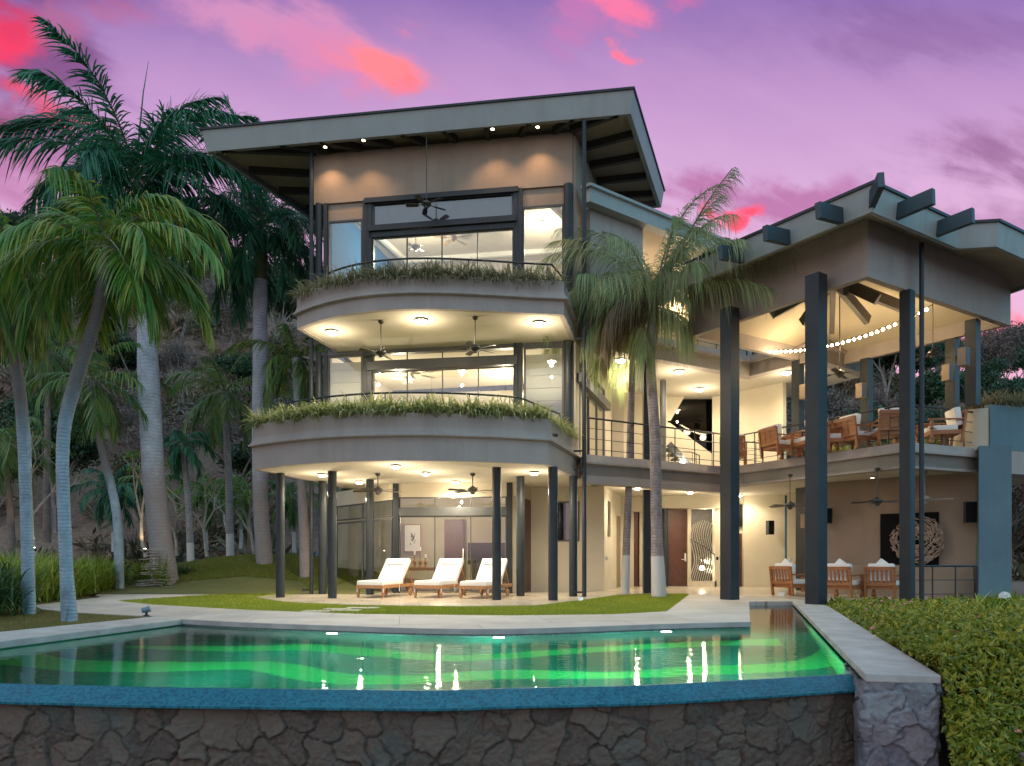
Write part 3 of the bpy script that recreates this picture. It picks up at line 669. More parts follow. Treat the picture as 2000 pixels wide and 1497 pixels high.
def rafter(a, b, w_=.13, h_=.20): b = lp(a, b, .9); part(MB().bar((a[0],a[1],ZS+.10), (b[0],b[1],ZS+.10), w_, h_), 'rafter', darkwood, roof)
lp = lambda a, b, t: (a[0]+(b[0]-a[0])*t, a[1]+(b[1]-a[1])*t)
for i in range(8):
    t = .5/8+i/8; rafter(lp(tw(618), tw(1114), t), lp(lp(rFL,rFR,.12), lp(rFL,rFR,.93), t+.0))
rafter(tw(618), lp(rFL,rFR,.01)); rafter(tw(1114), lp(rFL,rFR,.985)); 
for t in (.2,.42,.64,.86):
    rafter(lp(PR,PRb,t*.95), lp(rFR,rBR,t)); rafter(lp((-5.5,21.0),(-4.3,26.2),t*.9), lp(rFL,rBL,t))
# ---- ground floor of the tower
gA, gB = P(769,21.3)[:2], P(999,21.0)[:2]; gC = P(1024,21.4)[:2]; gD = P(1037,22.4)[:2]; gE = P(1180,22.2)[:2]
gL = P(640,24.6)[:2]
gw = lambda px: onl(px, gA, gB)
seg(gw(760), gw(1008), 2.86, 3.28, .25, wallc); seg(gw(998), gC, 0, 3.28, .25, wallc)
window(gw(779), gw(990), 2.52, 2.86, 3, .035, name='window'); f = window(gw(779), gw(990), 0.05, 2.30, 3, .04, name='sliding_door')
part(MB().seg((gw(772)[0],gw(772)[1]-.04), (gw(996)[0],gw(996)[1]-.04), 2.30, 2.52, .16), 'window_beam', steel2)
for px in (773, 995): post(px, 0, 3.27, 11, .2, gw)
m = MB().tube([(gw(905)[0],gw(905)[1]-.03,.9),(gw(905)[0],gw(905)[1]-.08,.95),(gw(905)[0],gw(905)[1]-.08,1.25),(gw(905)[0],gw(905)[1]-.03,1.3)], .015, 8); m.build('handle', white, f, smooth=True)
# left chamfer glazing
gl_ = lambda px: onl(px, gL, gA)
seg(gL, gl_(768), 2.80, 3.28, .25, wallc); window(gl_(655), gl_(765), 2.30, 2.80, 2, .04); window(gl_(655), gl_(765), .05, 2.24, 2, .05, name='sliding_door')
# door in the return, plain wall with a sliding window
seg(gC, gD, 2.85, 3.28, .2, wallc); part(MB().seg(gC, gD, 0, 2.85, .1), 'door', mdoor)
gp = lambda px: onl(px, gD, gE)
seg(gD, gp(1075), 0, 3.28, .25, wallc); seg(gp(1132), gE, 0, 3.28, .25, wallc); seg(gp(1075), gp(1132), 0, 1.56, .25, wallc); seg(gp(1075), gp(1132), 2.82, 3.28, .25, wallc)
w_ = window(gp(1075), gp(1132), 1.56, 2.82, 2, .05, gl=dglass)
part(MB().seg((gp(1072)[0],gp(1072)[1]+.3), (gp(1136)[0],gp(1136)[1]+.3), 1.3, 3.0, .05), 'inner_wall', black)
# ground room shell
seg((-6.3,25.4), (3.2,25.0), 0, 3.28, .2, wallc, 'back_wall'); seg(P(1006,21.3)[:2], (.2,25.2), 0, 3.28, .15, wallc, 'side_wall')
part(MB().seg(P(868,25.0)[:2], P(905,24.95)[:2], 0, 2.4, .06), 'door', mdoor)
# ---- wing: walls behind the gallery
W1 = gE; W2 = P(1198,24.4)[:2]; W3 = P(1212,26.1)[:2]; ZC = 3.3
seg(W1, W2, 0, ZC, .2, wallc)
part(MB().seg(lp(W1,W2,.35), lp(W1,W2,.62), 1.75, 2.9, -.02), 'slit_window', dglass)
seg(W2, P(1204,24.9)[:2], 0, ZC, .2, wallc)
d1 = part(MB().seg(P(1203,25.0)[:2], P(1212,25.9)[:2], 0, 2.55, .06), 'door', M('beige_door', (.24,.18,.11), (.2,.15,.09), .5))
seg(P(1204,25.0)[:2], P(1214,26.0)[:2], 2.55, ZC, .2, wallc)
seg(P(1210,26.1)[:2], P(1238,26.3)[:2], 0, 2.75, .1, wallc); seg(P(1208,26.05)[:2], P(1300,26.2)[:2], 2.75, ZC, .2, wallc)
part(MB().seg(P(1238,26.35)[:2], P(1250,26.4)[:2], 0, 2.75, .06), 'door', mdoor)
seg(P(1249,26.3)[:2], P(1297,26.2)[:2], 0, 2.75, .2, wallc)
seg(P(1290,25.9)[:2], P(1412,25.8)[:2], 2.86, ZC, .5, wallc, 'lintel_wall')
part(MB().tube([P(1299,25.95,z=0), P(1299,25.95,z=2.86)], .11, 16), 'column', steel, smooth=True)
dr = part(MB().seg(P(1305,26.1)[:2], P(1343,26.1)[:2], .02, 2.84, .08), 'door', mdoor)
m = MB(); a = P(1338,26.1); m.box((a[0],a[1]-.03,1.08), (.06,.04,.3)); m.bar((a[0],a[1]-.07,1.0),(a[0]-.14,a[1]-.07,1.0),.02,.025); m.build('handle', white, dr)
for z0, z1 in ((.0,2.84),): seg(P(1343,26.0)[:2], P(1350,26.0)[:2], z0, z1, .25, wallc)
seg(P(1396,26.0)[:2], P(1470,26.0)[:2], 0, ZC, .3, wallc)
part(MB().box((P(1373,26.1)[0],26.3,.10), (.95,.6,.2)), 'plinth', travert)
part(MB().seg(P(1346,27.6)[:2], P(1420,27.6)[:2], 0, 3.3, .05), 'dark_courtyard_screen', M('dark_courtyard_stone', (.035,.035,.033), (.06,.055,.05), .8, 3, 20, .5, .02))
seg(P(1453,25.8)[:2], P(1533,25.4)[:2], 0, ZC, .3, wallc)
part(MB().seg(P(1441,25.95)[:2], P(1449,25.95)[:2], 0, 1.95, .06), 'door', mdoor); part(MB().seg(P(1440,25.9)[:2], P(1450,25.9)[:2], 2.2, 3.0, .05), 'wall_panel', black)
part(MB().seg(P(1525,25.5)[:2], P(1540,25.6)[:2], 0, ZC, .05), 'slit_window', M('teal_lit_glass', (.05,.25,.25), (.03,.16,.18), .2))
seg(P(1537,24.4)[:2], P(1556,24.2)[:2], 0, ZC, .5, wallc, 'pier'); seg(P(1554,23.0)[:2], P(1573,22.6)[:2], 0, ZC, .3, steel, 'pier')
PB0, PB1 = P(1572,21.6)[:2], P(1912,18.7)[:2]
seg(PB0, PB1, 0, 3.35, .25, stucco_d, 'back_wall')
# curved built-in bench along the back wall
bl = catmull([lp(PB0,PB1,.05), (lp(PB0,PB1,.35)[0]-.5, lp(PB0,PB1,.35)[1]-.5), (lp(PB0,PB1,.7)[0]-.55, lp(PB0,PB1,.7)[1]-.6), (lp(PB0,PB1,.97)[0]-.1, lp(PB0,PB1,.97)[1]-.2)], 6)
m = MB(); bb_ = [lp(PB0,PB1,.05+.92*i/(len(bl)-1)) for i in range(len(bl))]
m.prism(bl+bb_[::-1], .0, .45); part(m, 'built_in_bench', stucco_d)
m = MB(); m.prism([lp(p,q,.62) for p, q in zip(bl,bb_)]+bb_[::-1], .452, .84); part(m, 'bench_back', stucco_d)
# ---- gallery and pavilion slab
A = (2.0,19.35); K = (6.72,22.05); S = (9.62,17.35); Rr = (12.75,18.65)
part(MB().prism([A,K,S,Rr,(13.2,21.5),(11.5,28),(2.2,28),(3.0,23.9)], 3.3, 3.74), 'deck_slab', ceilc)
ledge = lambda zb, zt: [(0,zb),(0,zt-.27),(.10,zt-.25),(.10,zt-.20),(.03,zt),(-.3,zt),(-.3,zb)]
part(MB().sweep([(1.9,20.2),A,K], ledge(3.07,3.86)), 'slab_edge', stucco); part(MB().sweep([K,S,Rr,(13.0,20)], ledge(3.24,3.86)), 'slab_edge', stucco)
railing([lp(A,K,.02),lp(A,K,.97)], 4.86, 3.86, 3, .78, r=.02)
railing([lp(K,S,.03),lp(K,S,.985),lp(S,Rr,.04),lp(S,Rr,.95)], 4.78, 3.86, 3, .82, r=.017)
railing([P(1440,22.5)[:2], P(1490,23.0)[:2]], 4.75, 3.86, 4, .4, r=.016)
# gallery steel posts
for px, Y in ((1265,21.0),): 
    X = (px-1000)/F*Y
    part(MB().box((X,Y+.12,1.53), (.22,.22,3.06)), 'post', steel); part(MB().box((X,Y+.12,5.4), (.22,.22,3.1)), 'post', steel)
part(MB().tube([P(1295,23.5,z=3.8), P(1295,23.5,z=6.9)], .10, 16), 'post', steel2, smooth=True)
# floor 3 gallery slab
U1 = (2.1,19.75); U2 = (7.7,23.05); U3 = (9.0,21.1)
part(MB().prism([U1,U2,U3,(11.5,22.9),(9.5,27.5),(3,27.5),(3.2,24.0)], 6.95, 7.45), 'ceiling_slab', ceilc)
part(MB().sweep([U1,U2,U3,(11.5,22.9)], [(0,6.93),(0,7.33),(.10,7.36),(.10,7.42),(.0,7.6),(-.3,7.6),(-.3,6.93)]), 'slab_edge', stucco)
railing([lp(U1,U2,.03),lp(U1,U2,.98)], 8.45, 7.6, 3, .8)
railing([lp(U2,U3,.05),U3,(11.2,22.7)], 8.2, 7.6, 3, .5)
# gallery back walls on floor 2
seg(P(1186,23.9)[:2], P(1198,25.2)[:2], 3.7, 6.95, .2, wallc); seg(P(1196,25.2)[:2], P(1304,26.0)[:2], 3.7, 6.95, .2, wallc)
ga = P(1302,26.0); gb2 = P(1395,25.6); st = wallc
k3 = lambda px, py: P(px, 26.0, py)
m = MB(); m.add([k3(1300,762), k3(1342,766), k3(1310,822), k3(1300,822)], [(0,1,2,3)]); m.add([k3(1308,826), k3(1390,886), k3(1390,925), k3(1300,925), k3(1300,826)], [(0,1,2,3,4)]); part(m, 'stair_wall', wallc)
part(MB().seg(P(1300,26.4)[:2], P(1392,26.4)[:2], 3.7, 6.95, .05), 'stair_window', Mglass('stair_window_glass', (.06,.07,.06), .35))
part(MB().seg(P(1298,30)[:2], P(1400,30)[:2], 0, 7.5, .1), 'outer_wall', black) if False else None
seg(P(1391,26.0)[:2], P(1437,25.4)[:2], 3.7, 6.95, .3, wallc); seg(P(1437,25.4)[:2], P(1529,23.9)[:2], 3.7, 6.95, .2, wallc)
# stair visible on floor 2
m = MB()
for i in range(7): m.box((P(1310+i*8,25.0)[0], 25.2, 4.9-.16*i), (.28,1.0,.05))
m.bar(P(1306,24.6,z=5.0), P(1362,24.6,z=3.95), .05, .22); part(m, 'staircase', steel2)
railing([P(1306,24.5)[:2], P(1350,24.5)[:2], P(1366,25.3)[:2]], 4.7, 3.8, 3, .45, r=.014)
# glazed doors on the right side of the tower (floor 2)
def window_side(t0, t1, z0, z1, nd_, name): 
    f = window(ps(t0), ps(t1), z0, z1, nd_, .07, name=name); return f
window_side(.12,.88, 3.82,5.95,3,'sliding_door'); window_side(.12,.88,6.2,6.6,3,'window')
o_ = Vector((.12,-.04)); part(MB().seg((ps(.04)[0]+.14,ps(.04)[1]-.05), (ps(.93)[0]+.14,ps(.93)[1]-.05), 5.94, 6.2, .18), 'window_beam', steel2)
# ---- wing top: floor 3 walls, roof strip
Q1 = lp(U1,U2,.0); Q2 = (8.1,23.85)
part(MB().sweep([(1.95,19.7),(2.15,19.55),Q2], [(.0,10.85),(.0,11.22),(.08,11.24),(.08,11.32),(-.3,11.32),(-.3,10.85)]), 'fascia', roofg)
part(MB().prism([(2.2,19.8),Q2,(9.5,26),(3,27)], 10.9, 11.15), 'roof', soffit)
orange = M('warm_render', (.42,.30,.17), (.36,.26,.15), .85, 1, 50, .2, .006)
seg((3.2,23.5), (8.8,26.9), 7.4, 10.9, .2, orange, 'back_wall')
seg((2.2,20.0), (3.9,21.2), 7.6, 10.9, .2, stucco, 'wall')
seg((6.9,23.3), Q2, 7.6, 10.9, .2, stucco, 'wall')
# ---- pavilion
C = (7.6,15.2); L = (4.82,19.4); B = (10.1,22.6); RR = (12.9,18.4); ZP = 7.05
m = MB().sweep([lp(L,C,-.0),C,RR,B,L,lp(L,C,.02)], [(0,ZP),(0,8.75),(-.16,8.75),(-.16,ZP)]); part(m, 'roof_skirt', stucco)
inner = M('pavilion_ceiling', (.50,.43,.31), (.46,.395,.285), .85, 1, 40, .2, .006)
cx, cy = P(1628,18.6)[:2]; 
i_ = lambda p, k=.972: (cx+(p[0]-cx)*k, cy+(p[1]-cy)*k)
m = MB(); ring = [i_(C),i_(RR),i_(B),i_(L)]
m.add([(p[0],p[1],ZP+.35) for p in ring]+[(cx,cy,8.5)], [(1,0,4),(2,1,4),(3,2,4),(0,3,4)])
m.add([(p[0],p[1],ZP+.35) for p in ring]+[(p[0],p[1],ZP+.003) for p in [i_(q,.965) for q in (C,RR,B,L)]], [(0,1,5,4),(1,2,6,5),(2,3,7,6),(3,0,4,7)])
part(m, 'vaulted_ceiling', inner)
for p in (C, RR, B, L, lp(C,RR,.5), lp(RR,B,.5), lp(B,L,.5), lp(L,C,.5)):
    q = lp((cx,cy), p, .42); part(MB().bar((cx,cy,8.32), (q[0],q[1],7.52), .13, .26), 'ceiling_beam', darkwood)
# roof with sloping eaves
E = XY(1703,412,7.95); E2 = XY(1872,484,7.95); E3 = XY(1946,480,7.95); eL = (4.45,18.0)
E4 = (E3[0]+3.2*.857, E3[1]+3.2*.515); E5 = (11.0,24.0)
eave = [eL, E, E2, E3, E4, E5]
m = MB(); top = [(p[0],p[1],8.36) for p in eave]; n = len(eave)
m.add([(p[0],p[1],7.99) for p in [lp(q,(cx,cy),.01) for q in eave]]+[(cx,cy,9.45)], [(i,(i+1)%n,n) for i in range(n)])
proof = part(m, 'roof', soffit)
# soffit sheets between eave and skirt
m = MB(); ins = [lp(L,C,-.03), C, lp(C,RR,.45), lp(C,RR,.6), RR, B]
m.add([(p[0],p[1],7.97) for p in [lp(q,(cx,cy),.012) for q in eave]]+[(p[0],p[1],8.30) for p in ins], [(i,(i+1)%n,n+(i+1)%n,n+i) for i in range(n)]); part(m, 'eave_soffit', soffit, proof)
m = MB().sweep([eL,E,E2,E3,E4,E5], [(0,7.93),(.06,8.44),(-.06,8.44),(-.10,7.93)]); part(m, 'fascia', roofg, proof)
m = MB().sweep([eL,E,E2,E3,E4,E5], [(.02,8.44),(.10,8.44),(.10,8.50),(-.2,8.50),(-.2,8.44)]); part(m, 'roof_edge_trim', steel, proof)
dE = Vector((.829,.559)); eE = Vector((-.56,.83))
def tail(px, edge, out, ln, z=8.16, w_=.12, h_=.31, up=-.17):
    p = Vector(onl(px, *edge)); a = p-out*.10; b = p+out*ln
    part(MB().bar((a.x,a.y,z-.06), (b.x,b.y,z+up), w_, h_), 'rafter_tail', M('dark_teal_beam', (.022,.045,.06), (.03,.055,.07), .5, 3), proof)
for px in (1452, 1540, 1643): tail(px, (eL,E), -dE, .82)
for px in (1752, 1830): tail(px, (E,E2), -eE, .72, z=8.20, up=-.04)
tail(1704, (eL,E), (-dE-eE).normalized(), .55, z=8.22, up=.06)
# posts of the pavilion
def sqpost(x, y, z0, z1, w_=.33): part(MB().box((x,y,(z0+z1)/2), (w_,w_,z1-z0), rz=R(34)), 'post', steel)
sqpost(6.77,15.83, 0, 7.32); sqpost(5.45,17.8, 0, 7.27)
sqpost(8.92,16.05, -.5, 7.05, .235)
for (x, y, z0) in ((11.68,18.03,4.9),(12.1,19.55,3.8),(10.72,21.5,3.8),(8.72,21.7,3.8)): sqpost(x, y, z0, 7.06, .26)
pipe(9.13,15.85, -.5, 8.05, .05, ()); 
stucco_t = M('shade_tinted_stucco', (.12,.19,.22), (.10,.16,.19), .85, 1.2, 60, .35, .01, streak=.4)  # house stucco with the cool tint of shade and sky put into its colour
# right end: planter block and pillar, shade and lamplight put into their colours
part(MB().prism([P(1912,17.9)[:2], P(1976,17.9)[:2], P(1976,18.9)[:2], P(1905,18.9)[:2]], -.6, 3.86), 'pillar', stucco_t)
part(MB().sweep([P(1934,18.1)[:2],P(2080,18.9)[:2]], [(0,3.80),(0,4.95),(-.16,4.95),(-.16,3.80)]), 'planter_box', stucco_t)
part(MB().sweep([(13.3,22.0),(12.4,20.4)]+catmull([P(1856,19.3)[:2],P(1868,18.7)[:2],P(1900,18.25)[:2],P(1935,18.13)[:2]],6), [(0,3.80),(0,4.86),(-.16,4.86),(-.16,3.80)]), 'planter_box', wallc)  # inner face of the same planter, warm light put into its colour
part(MB().prism([(12.3,20.2),(12.1,19.0),P(1942,18.4)[:2],P(2080,19.1)[:2],(15,22),(13.4,22)], 3.78, 4.75), 'planter_soil', lawn_m)
part(MB().prism([Rr, P(1936,18.1)[:2], P(2080,18.85)[:2], (15,22.5),(13,22)], 3.2, 3.79), 'deck_slab', stucco)
# far planter rail wall behind pavilion deck
part(MB().prism([(8.9,22.0),(10.8,21.9),(12.3,19.9),(12.6,20.2),(11.0,22.3),(8.9,22.4)], 3.74, 4.15), 'planter_box', stucco_d)
# right railing on the ground terrace
railing([P(1776,16.9)[:2], P(1908,17.2)[:2]], .84, -.35, 3, .62, r=.02)
part(MB().prism([P(1770,17.1)[:2], P(1980,17.2)[:2], P(1980,17.5)[:2], P(1770,17.4)[:2]], -.6, -.06), 'terrace_edge', stucco)
# interior things of floor 1

# ================================================================== LAMPS
WARM = (1.0, .83, .58)
def ceiling_light(px, py, z, power, r, label, group, small=False, glow=None):
    p = G(px, py, z); t = empty('ceiling_light', p); tag(t, label, 'ceiling light', group)
    m = MB().lathe((p[0],p[1],p[2]), [(r*1.25,-.004),(r*1.25,-.022),(r*1.02,-.03),(r*1.0,-.004)], 20); m.build('trim_ring', white, t, smooth=True)
    m = MB().lathe((p[0],p[1],p[2]), [(r*.2,-.010),(r*.9,-.012),(r*.95,-.25*r),(r*.8,-.48*r),(r*.45,-.64*r),(r*.1,-.68*r)], 20); m.build('lens', glow or (lamp_s if small else lamp_e), t, smooth=True)
    if small: lamp('SPOT', (p[0],p[1],p[2]-.10), power, (1,.60,.30), .03, spot=R(110), blend=.9)
    else:
        lamp('SPOT', (p[0],p[1],p[2]-.13), power, WARM, .06, spot=R(165), blend=.5)
        lamp('POINT', (p[0],p[1],p[2]-.5), power*.22, WARM, .04)
    return t
for px, py, w_ in ((648,648,'left'),(823,626,'middle'),(1053,631,'right')):
    ceiling_light(px, py, 7.0, 230, .14, f'{w_} round light in the underside of the upper balcony', 'lights under the upper balcony')
for px, py, lb_ in ((630,927,'round light under the lower balcony beside the leftmost pair of columns'),(702,941,'round light under the lower balcony near the left glass corner'),
    (773,910,'round light at the front edge of the patio ceiling, above the left lounger'),(832,924,'round light in the middle of the patio ceiling between the two fans'),
    (889,941,'round light closest to the patio glass doors, left of the right fan'),(1043,923,'round light in the patio ceiling between the columns on the right')):
    ceiling_light(px, py, 3.25, 180, .11, lb_, 'lights in the patio ceiling')
for px, py, lb_ in ((1212,703,'gallery ceiling light closest to the curved tower, left of the slim palm'),(1326,725,'gallery ceiling light right of the thick palm trunk'),
    (1366,760,'gallery ceiling light above the dark stair window'),(1536,727,'gallery ceiling light seen between the pavilion posts')):
    ceiling_light(px, py, 6.93, 190, .14, lb_, 'lights in the gallery ceiling')
for px, py, lb_ in ((1245,953,'entrance ceiling light between the two slim palm trunks'),(1348,961,'entrance ceiling light above the brown front door'),
    (1376,973,'entrance ceiling light above the wavy metal screen'),(1443,967,'entrance ceiling light right of the dark square post')):
    ceiling_light(px, py, 3.29, 150, .11, lb_, 'lights in the entrance ceiling')
ceiling_light(1253, 1002, 2.74, 30, .10, 'lowest entrance light, set into the recess beside the narrow brown door', 'lights in the entrance ceiling')
for px, py, w_ in ((635,285,'leftmost'),(710,272,'second from the left'),(962,250,'third from the left'),(1050,246,'rightmost')):
    t = ceiling_light(px, py+1, 12.74, 95, .05, f'{w_} of the four small spots under the big tower roof', 'spots under the tower roof', small=True)
for px, py, lb_ in ((1330,945,'small dim spot in the terrace ceiling left of the lower fans'),(1704,932,'small dim spot in the terrace ceiling above the fan'),(1847,936,'small dim spot in the terrace ceiling beside the right pillar'),(1648,954,'small dim spot in the terrace ceiling above the armchairs')):
    if px > 1400: ceiling_light(px, py, 3.29, 5, .05, lb_, 'spots in the terrace ceiling', small=True)
# room lights (lit rooms behind the glass)
def room_light(loc, power, label, r=.08):
    t = empty('ceiling_light', loc); tag(t, label, 'ceiling light', 'lights inside the rooms')
    MB().lathe(loc, [(r*.3,-.003),(r,-.005),(r*.9,-.03),(r*.3,-.05)], 16).build('lens', lamp_e, t, smooth=True)
    MB().lathe(loc, [(r*1.02,-.002),(r*1.25,-.002),(r*1.25,-.02),(r*1.02,-.02)], 16).build('trim_ring', white, t)
    lamp('POINT', (loc[0],loc[1],loc[2]-.9), power*1.5, WARM, .05)
room_light((-3.0,22.6,11.58), 140, 'lit ceiling lamp inside the top room, behind the left of the wide window'); room_light((.9,22.3,11.58), 140, 'lit ceiling lamp inside the top room, near its right window')
room_light((-3.6,22.6,7.0), 150, 'lit ceiling lamp inside the middle room, left of the fan'); room_light((-.2,22.9,7.0), 150, 'lit ceiling lamp inside the middle room, behind the centre pane'); room_light((1.0,22.4,7.0), 100, 'lit ceiling lamp inside the middle room beside the right blind')
room_light((-2.4,23.2,3.24), 64, 'lit ceiling lamp inside the ground floor room with the framed print'); 
room_light(P(1214,23.6,z=10.85), 80, 'lit lamp of the upper gallery seen through the left palm fronds'); room_light(P(1326,25.0,z=10.85), 140, 'lit lamp of the upper gallery seen through the right palm fronds', .1)
t = empty('floor_lamp', P(1384,24.7,z=3.75)); tag(t, 'small bright lamp on the gallery floor by the stair', 'lamp', 'bright lamps low on the gallery')
b_ = P(1333,24.6,z=4.35)
for q, lb_ in ((b_, 'small bright lamp beside the stair railing on the gallery'),):
    t2 = empty('stair_lamp', q); tag(t2, lb_, 'lamp', 'bright lamps low on the gallery')
    MB().lathe(q, [(.03,-.6),(.02,-.58),(.02,-.08)], 8).build('stem', steel, t2); MB().lathe(q, [(.02,-.08),(.08,-.05),(.08,.05),(.02,.08)], 16).build('shade', lamp_e, t2, smooth=True)
    lamp('POINT', (q[0],q[1]-.2,q[2]+.1), 30, WARM, .08)
q = P(1384,24.7,z=3.75); MB().lathe((q[0],q[1],q[2]), [(.09,0),(.09,.03),(.03,.04)], 16).build('base', steel, t); MB().lathe((q[0],q[1],q[2]+.04), [(.02,0),(.09,.03),(.09,.14),(.02,.18)], 16).build('shade', lamp_e, t, smooth=True)
q = P(1371,26.2,z=.2); t = empty('floor_lamp', q); tag(t, 'bright lamp shining behind the wavy metal screen by the front door', 'lamp')
MB().lathe(q, [(.1,0),(.1,.02),(.015,.03),(.015,.40)], 16).build('base', steel, t); MB().lathe((q[0],q[1],q[2]+.40), [(.02,0),(.08,.03),(.08,.13),(.02,.16)], 16).build('shade', lamp_e, t, smooth=True)
lamp('POINT', (q[0],q[1]-.1,q[2]+.75), 16, WARM, .06)

# string lights across the pavilion
sl = empty('string_lights', (7.5,21,7.17)); tag(sl, 'string of glowing bulbs sagging across the open corner pavilion', 'string lights')
a, b = Vector(P(1497,20.9,684)), Vector(P(1822,17.75,595)); N = 30; cpts = []
for i in range(N+1):
    t = i/N; p = a.lerp(b, t); p.z -= .32*4*t*(1-t)*1.0; cpts.append(p)
MB().tube(cpts, .008, 5).build('cable', black, sl)
bulb = Memit('string_bulb_glow', (1,.80,.50), 45)
for p in cpts[1:-1]:
    MB().lathe((p.x,p.y,p.z-.085), [(.008,0),(.034,.018),(.04,.042),(.018,.07)], 10).build('bulb', bulb, sl, smooth=True)
for i in (5, 15, 24):
    p = cpts[i]; lamp('POINT', (p.x,p.y,p.z-.2), 55, (1,.74,.42), .15)

# wall sconces / speakers on the posts
def speaker(x, y, z, rz, label, mt, w_=.2, h=.42):
    t = empty('wall_speaker', (x,y,z)); tag(t, label, 'speaker', 'box speakers on the posts and walls')
    MB().box((0,0,0), (w_,w_*.9,h)).build('cabinet', mt, t, bevel=.01, wp=False); MB().box((0,-w_*.46,0), (w_*.88,.01,h*.92)).build('grille', black if mt is steel else steel2, t, wp=False)
    MB().box((0,w_*.6,0), (.06,w_*.4,.12)).build('bracket', steel, t, wp=False); t.rotation_euler = (0,0,rz)
for px, Y, py, rz, mt, lb_ in ((1571,21.3,766,.6,stucco_d,'box speaker on the leftmost far post of the pavilion deck'),(1681,21.1,764,.6,stucco_d,'box speaker on the middle far post of the pavilion deck'),
    (1850,19.2,729,.6,stucco_d,'box speaker on the far right post of the pavilion deck'),(1882,17.4,698,.6,stucco_d,'highest box speaker, on the near right post of the pavilion deck'),
    (1504,25.2,1031,.2,steel,'black box speaker on the pale wall behind the terrace armchairs'),(1573,22.3,1018,.3,stucco_d,'slim box speaker on the dark pier behind the left square post'),
    (1617,20.9,1008,-.3,steel,'black box speaker tucked behind the tall square post'),(1895,18.45,1001,-.4,steel,'large black box speaker beside the teal pillar')):
    p = P(px, Y, py); k = 1.0 if 'large' not in lb_ else 1.25
    speaker(p[0], p[1], p[2], rz, lb_, mt, .22*k, .44*k if Y < 24 else .5)

# ================================================================== CEILING FANS
def make_fan(rod, nb=5, bl=.56, mt=fanm):
    root = empty('ceiling_fan', (0,0,0)); tag(root, 'ceiling fan', 'ceiling fan', 'ceiling fans')
    m = MB().lathe((0,0,0), [(.01,0),(.07,-.0),(.065,-.05),(.02,-.08)], 14); m.build('canopy', mt, root, smooth=True, wp=False)
    MB().tube([(0,0,-.06),(0,0,-rod)], .013, 8).build('downrod', mt, root, wp=False)
    MB().lathe((0,0,-rod), [(.03,.06),(.06,.03),(.12,.0),(.135,-.04),(.11,-.085),(.06,-.11),(.055,-.15),(.02,-.165)], 18).build('motor', mt, root, smooth=True, wp=False)
    for k in range(nb):
        a = 2*math.pi*k/nb+.4; c, s = math.cos(a), math.sin(a); m = MB()
        m.bar((c*.1,s*.1,-rod-.05), (c*.24,s*.24,-rod-.06), .03, .012)
        pts = [(.22,-.05),(.30,-.065),(bl,-.072),(bl+.03,-.05),(bl+.03,.05),(bl,.07),(.30,.06),(.22,.045)]
        vs = [(c*x-s*y, s*x+c*y, -rod-.06+y*.22+e) for e in (-.004,.004) for x, y in pts]; n_ = len(pts)
        m.add(vs, [tuple(range(n_))[::-1], tuple(range(n_,2*n_))]+[(i,(i+1)%n_,n_+(i+1)%n_,n_+i) for i in range(n_)])
        m.build('blade', mt, root, wp=False)
    return root
def fan(px, Y, ztop, pyhub, rz, label, nb=5, bl=.56, mt=fanm):
    p = P(px, Y, pyhub); f = make_fan(max(.15, ztop-p[2]), nb, bl, mt); f.location = (p[0], p[1], ztop); f.rotation_euler = (0,0,rz); f['label'] = label
fan(833, 19.70, 12.93, 396, .15, 'dark five-blade fan hanging on a long rod before the top window', bl=.55)
fan(744, 17.9, 7.0, 686, .9, 'left of the two dark fans under the upper balcony')
fan(928, 17.6, 7.0, 677, .3, 'right of the two dark fans under the upper balcony')
fan(738, 18.7, 3.26, 955, .1, 'left of the two fans in the patio ceiling above the loungers', bl=.66)
fan(923, 18.7, 3.26, 954, .7, 'right of the two fans in the patio ceiling above the loungers', bl=.66)
lightm = M('pale_fan_metal', (.35,.33,.30), (.3,.28,.25), .4)
fan(1640, 18.9, 8.9, 726, .5, 'fan on a very long rod in the middle of the pavilion deck', 4, .62)
fan(1822, 18.0, 8.2, 688, .1, 'fan hanging behind the drainpipe at the right of the pavilion deck', 5, .62)
fan(1543, 19.2, 3.3, 984, .6, 'terrace fan left of the tall square post, above the armchairs')
fan(1713, 17.9, 3.3, 976, 1.0, 'terrace fan hanging left of the wall sculpture')
fan(1806, 18.6, 3.3, 972, .2, 'pale thin-bladed terrace fan behind the drainpipe', 5, .62, lightm)
fan(885, 22.6, 11.6, 462, .5, 'brown fan inside the top room seen through the window', 5, .6, M('brown_fan', (.22,.15,.08), (.18,.12,.06), .5))
fan(804, 22.9, 7.0, 738, .5, 'fan inside the middle room left of centre', 5, .6, lightm)
fan(812, 22.2, 11.6, 480, .5, 'pale fan at the left inside the top room', 4, .3, lightm)

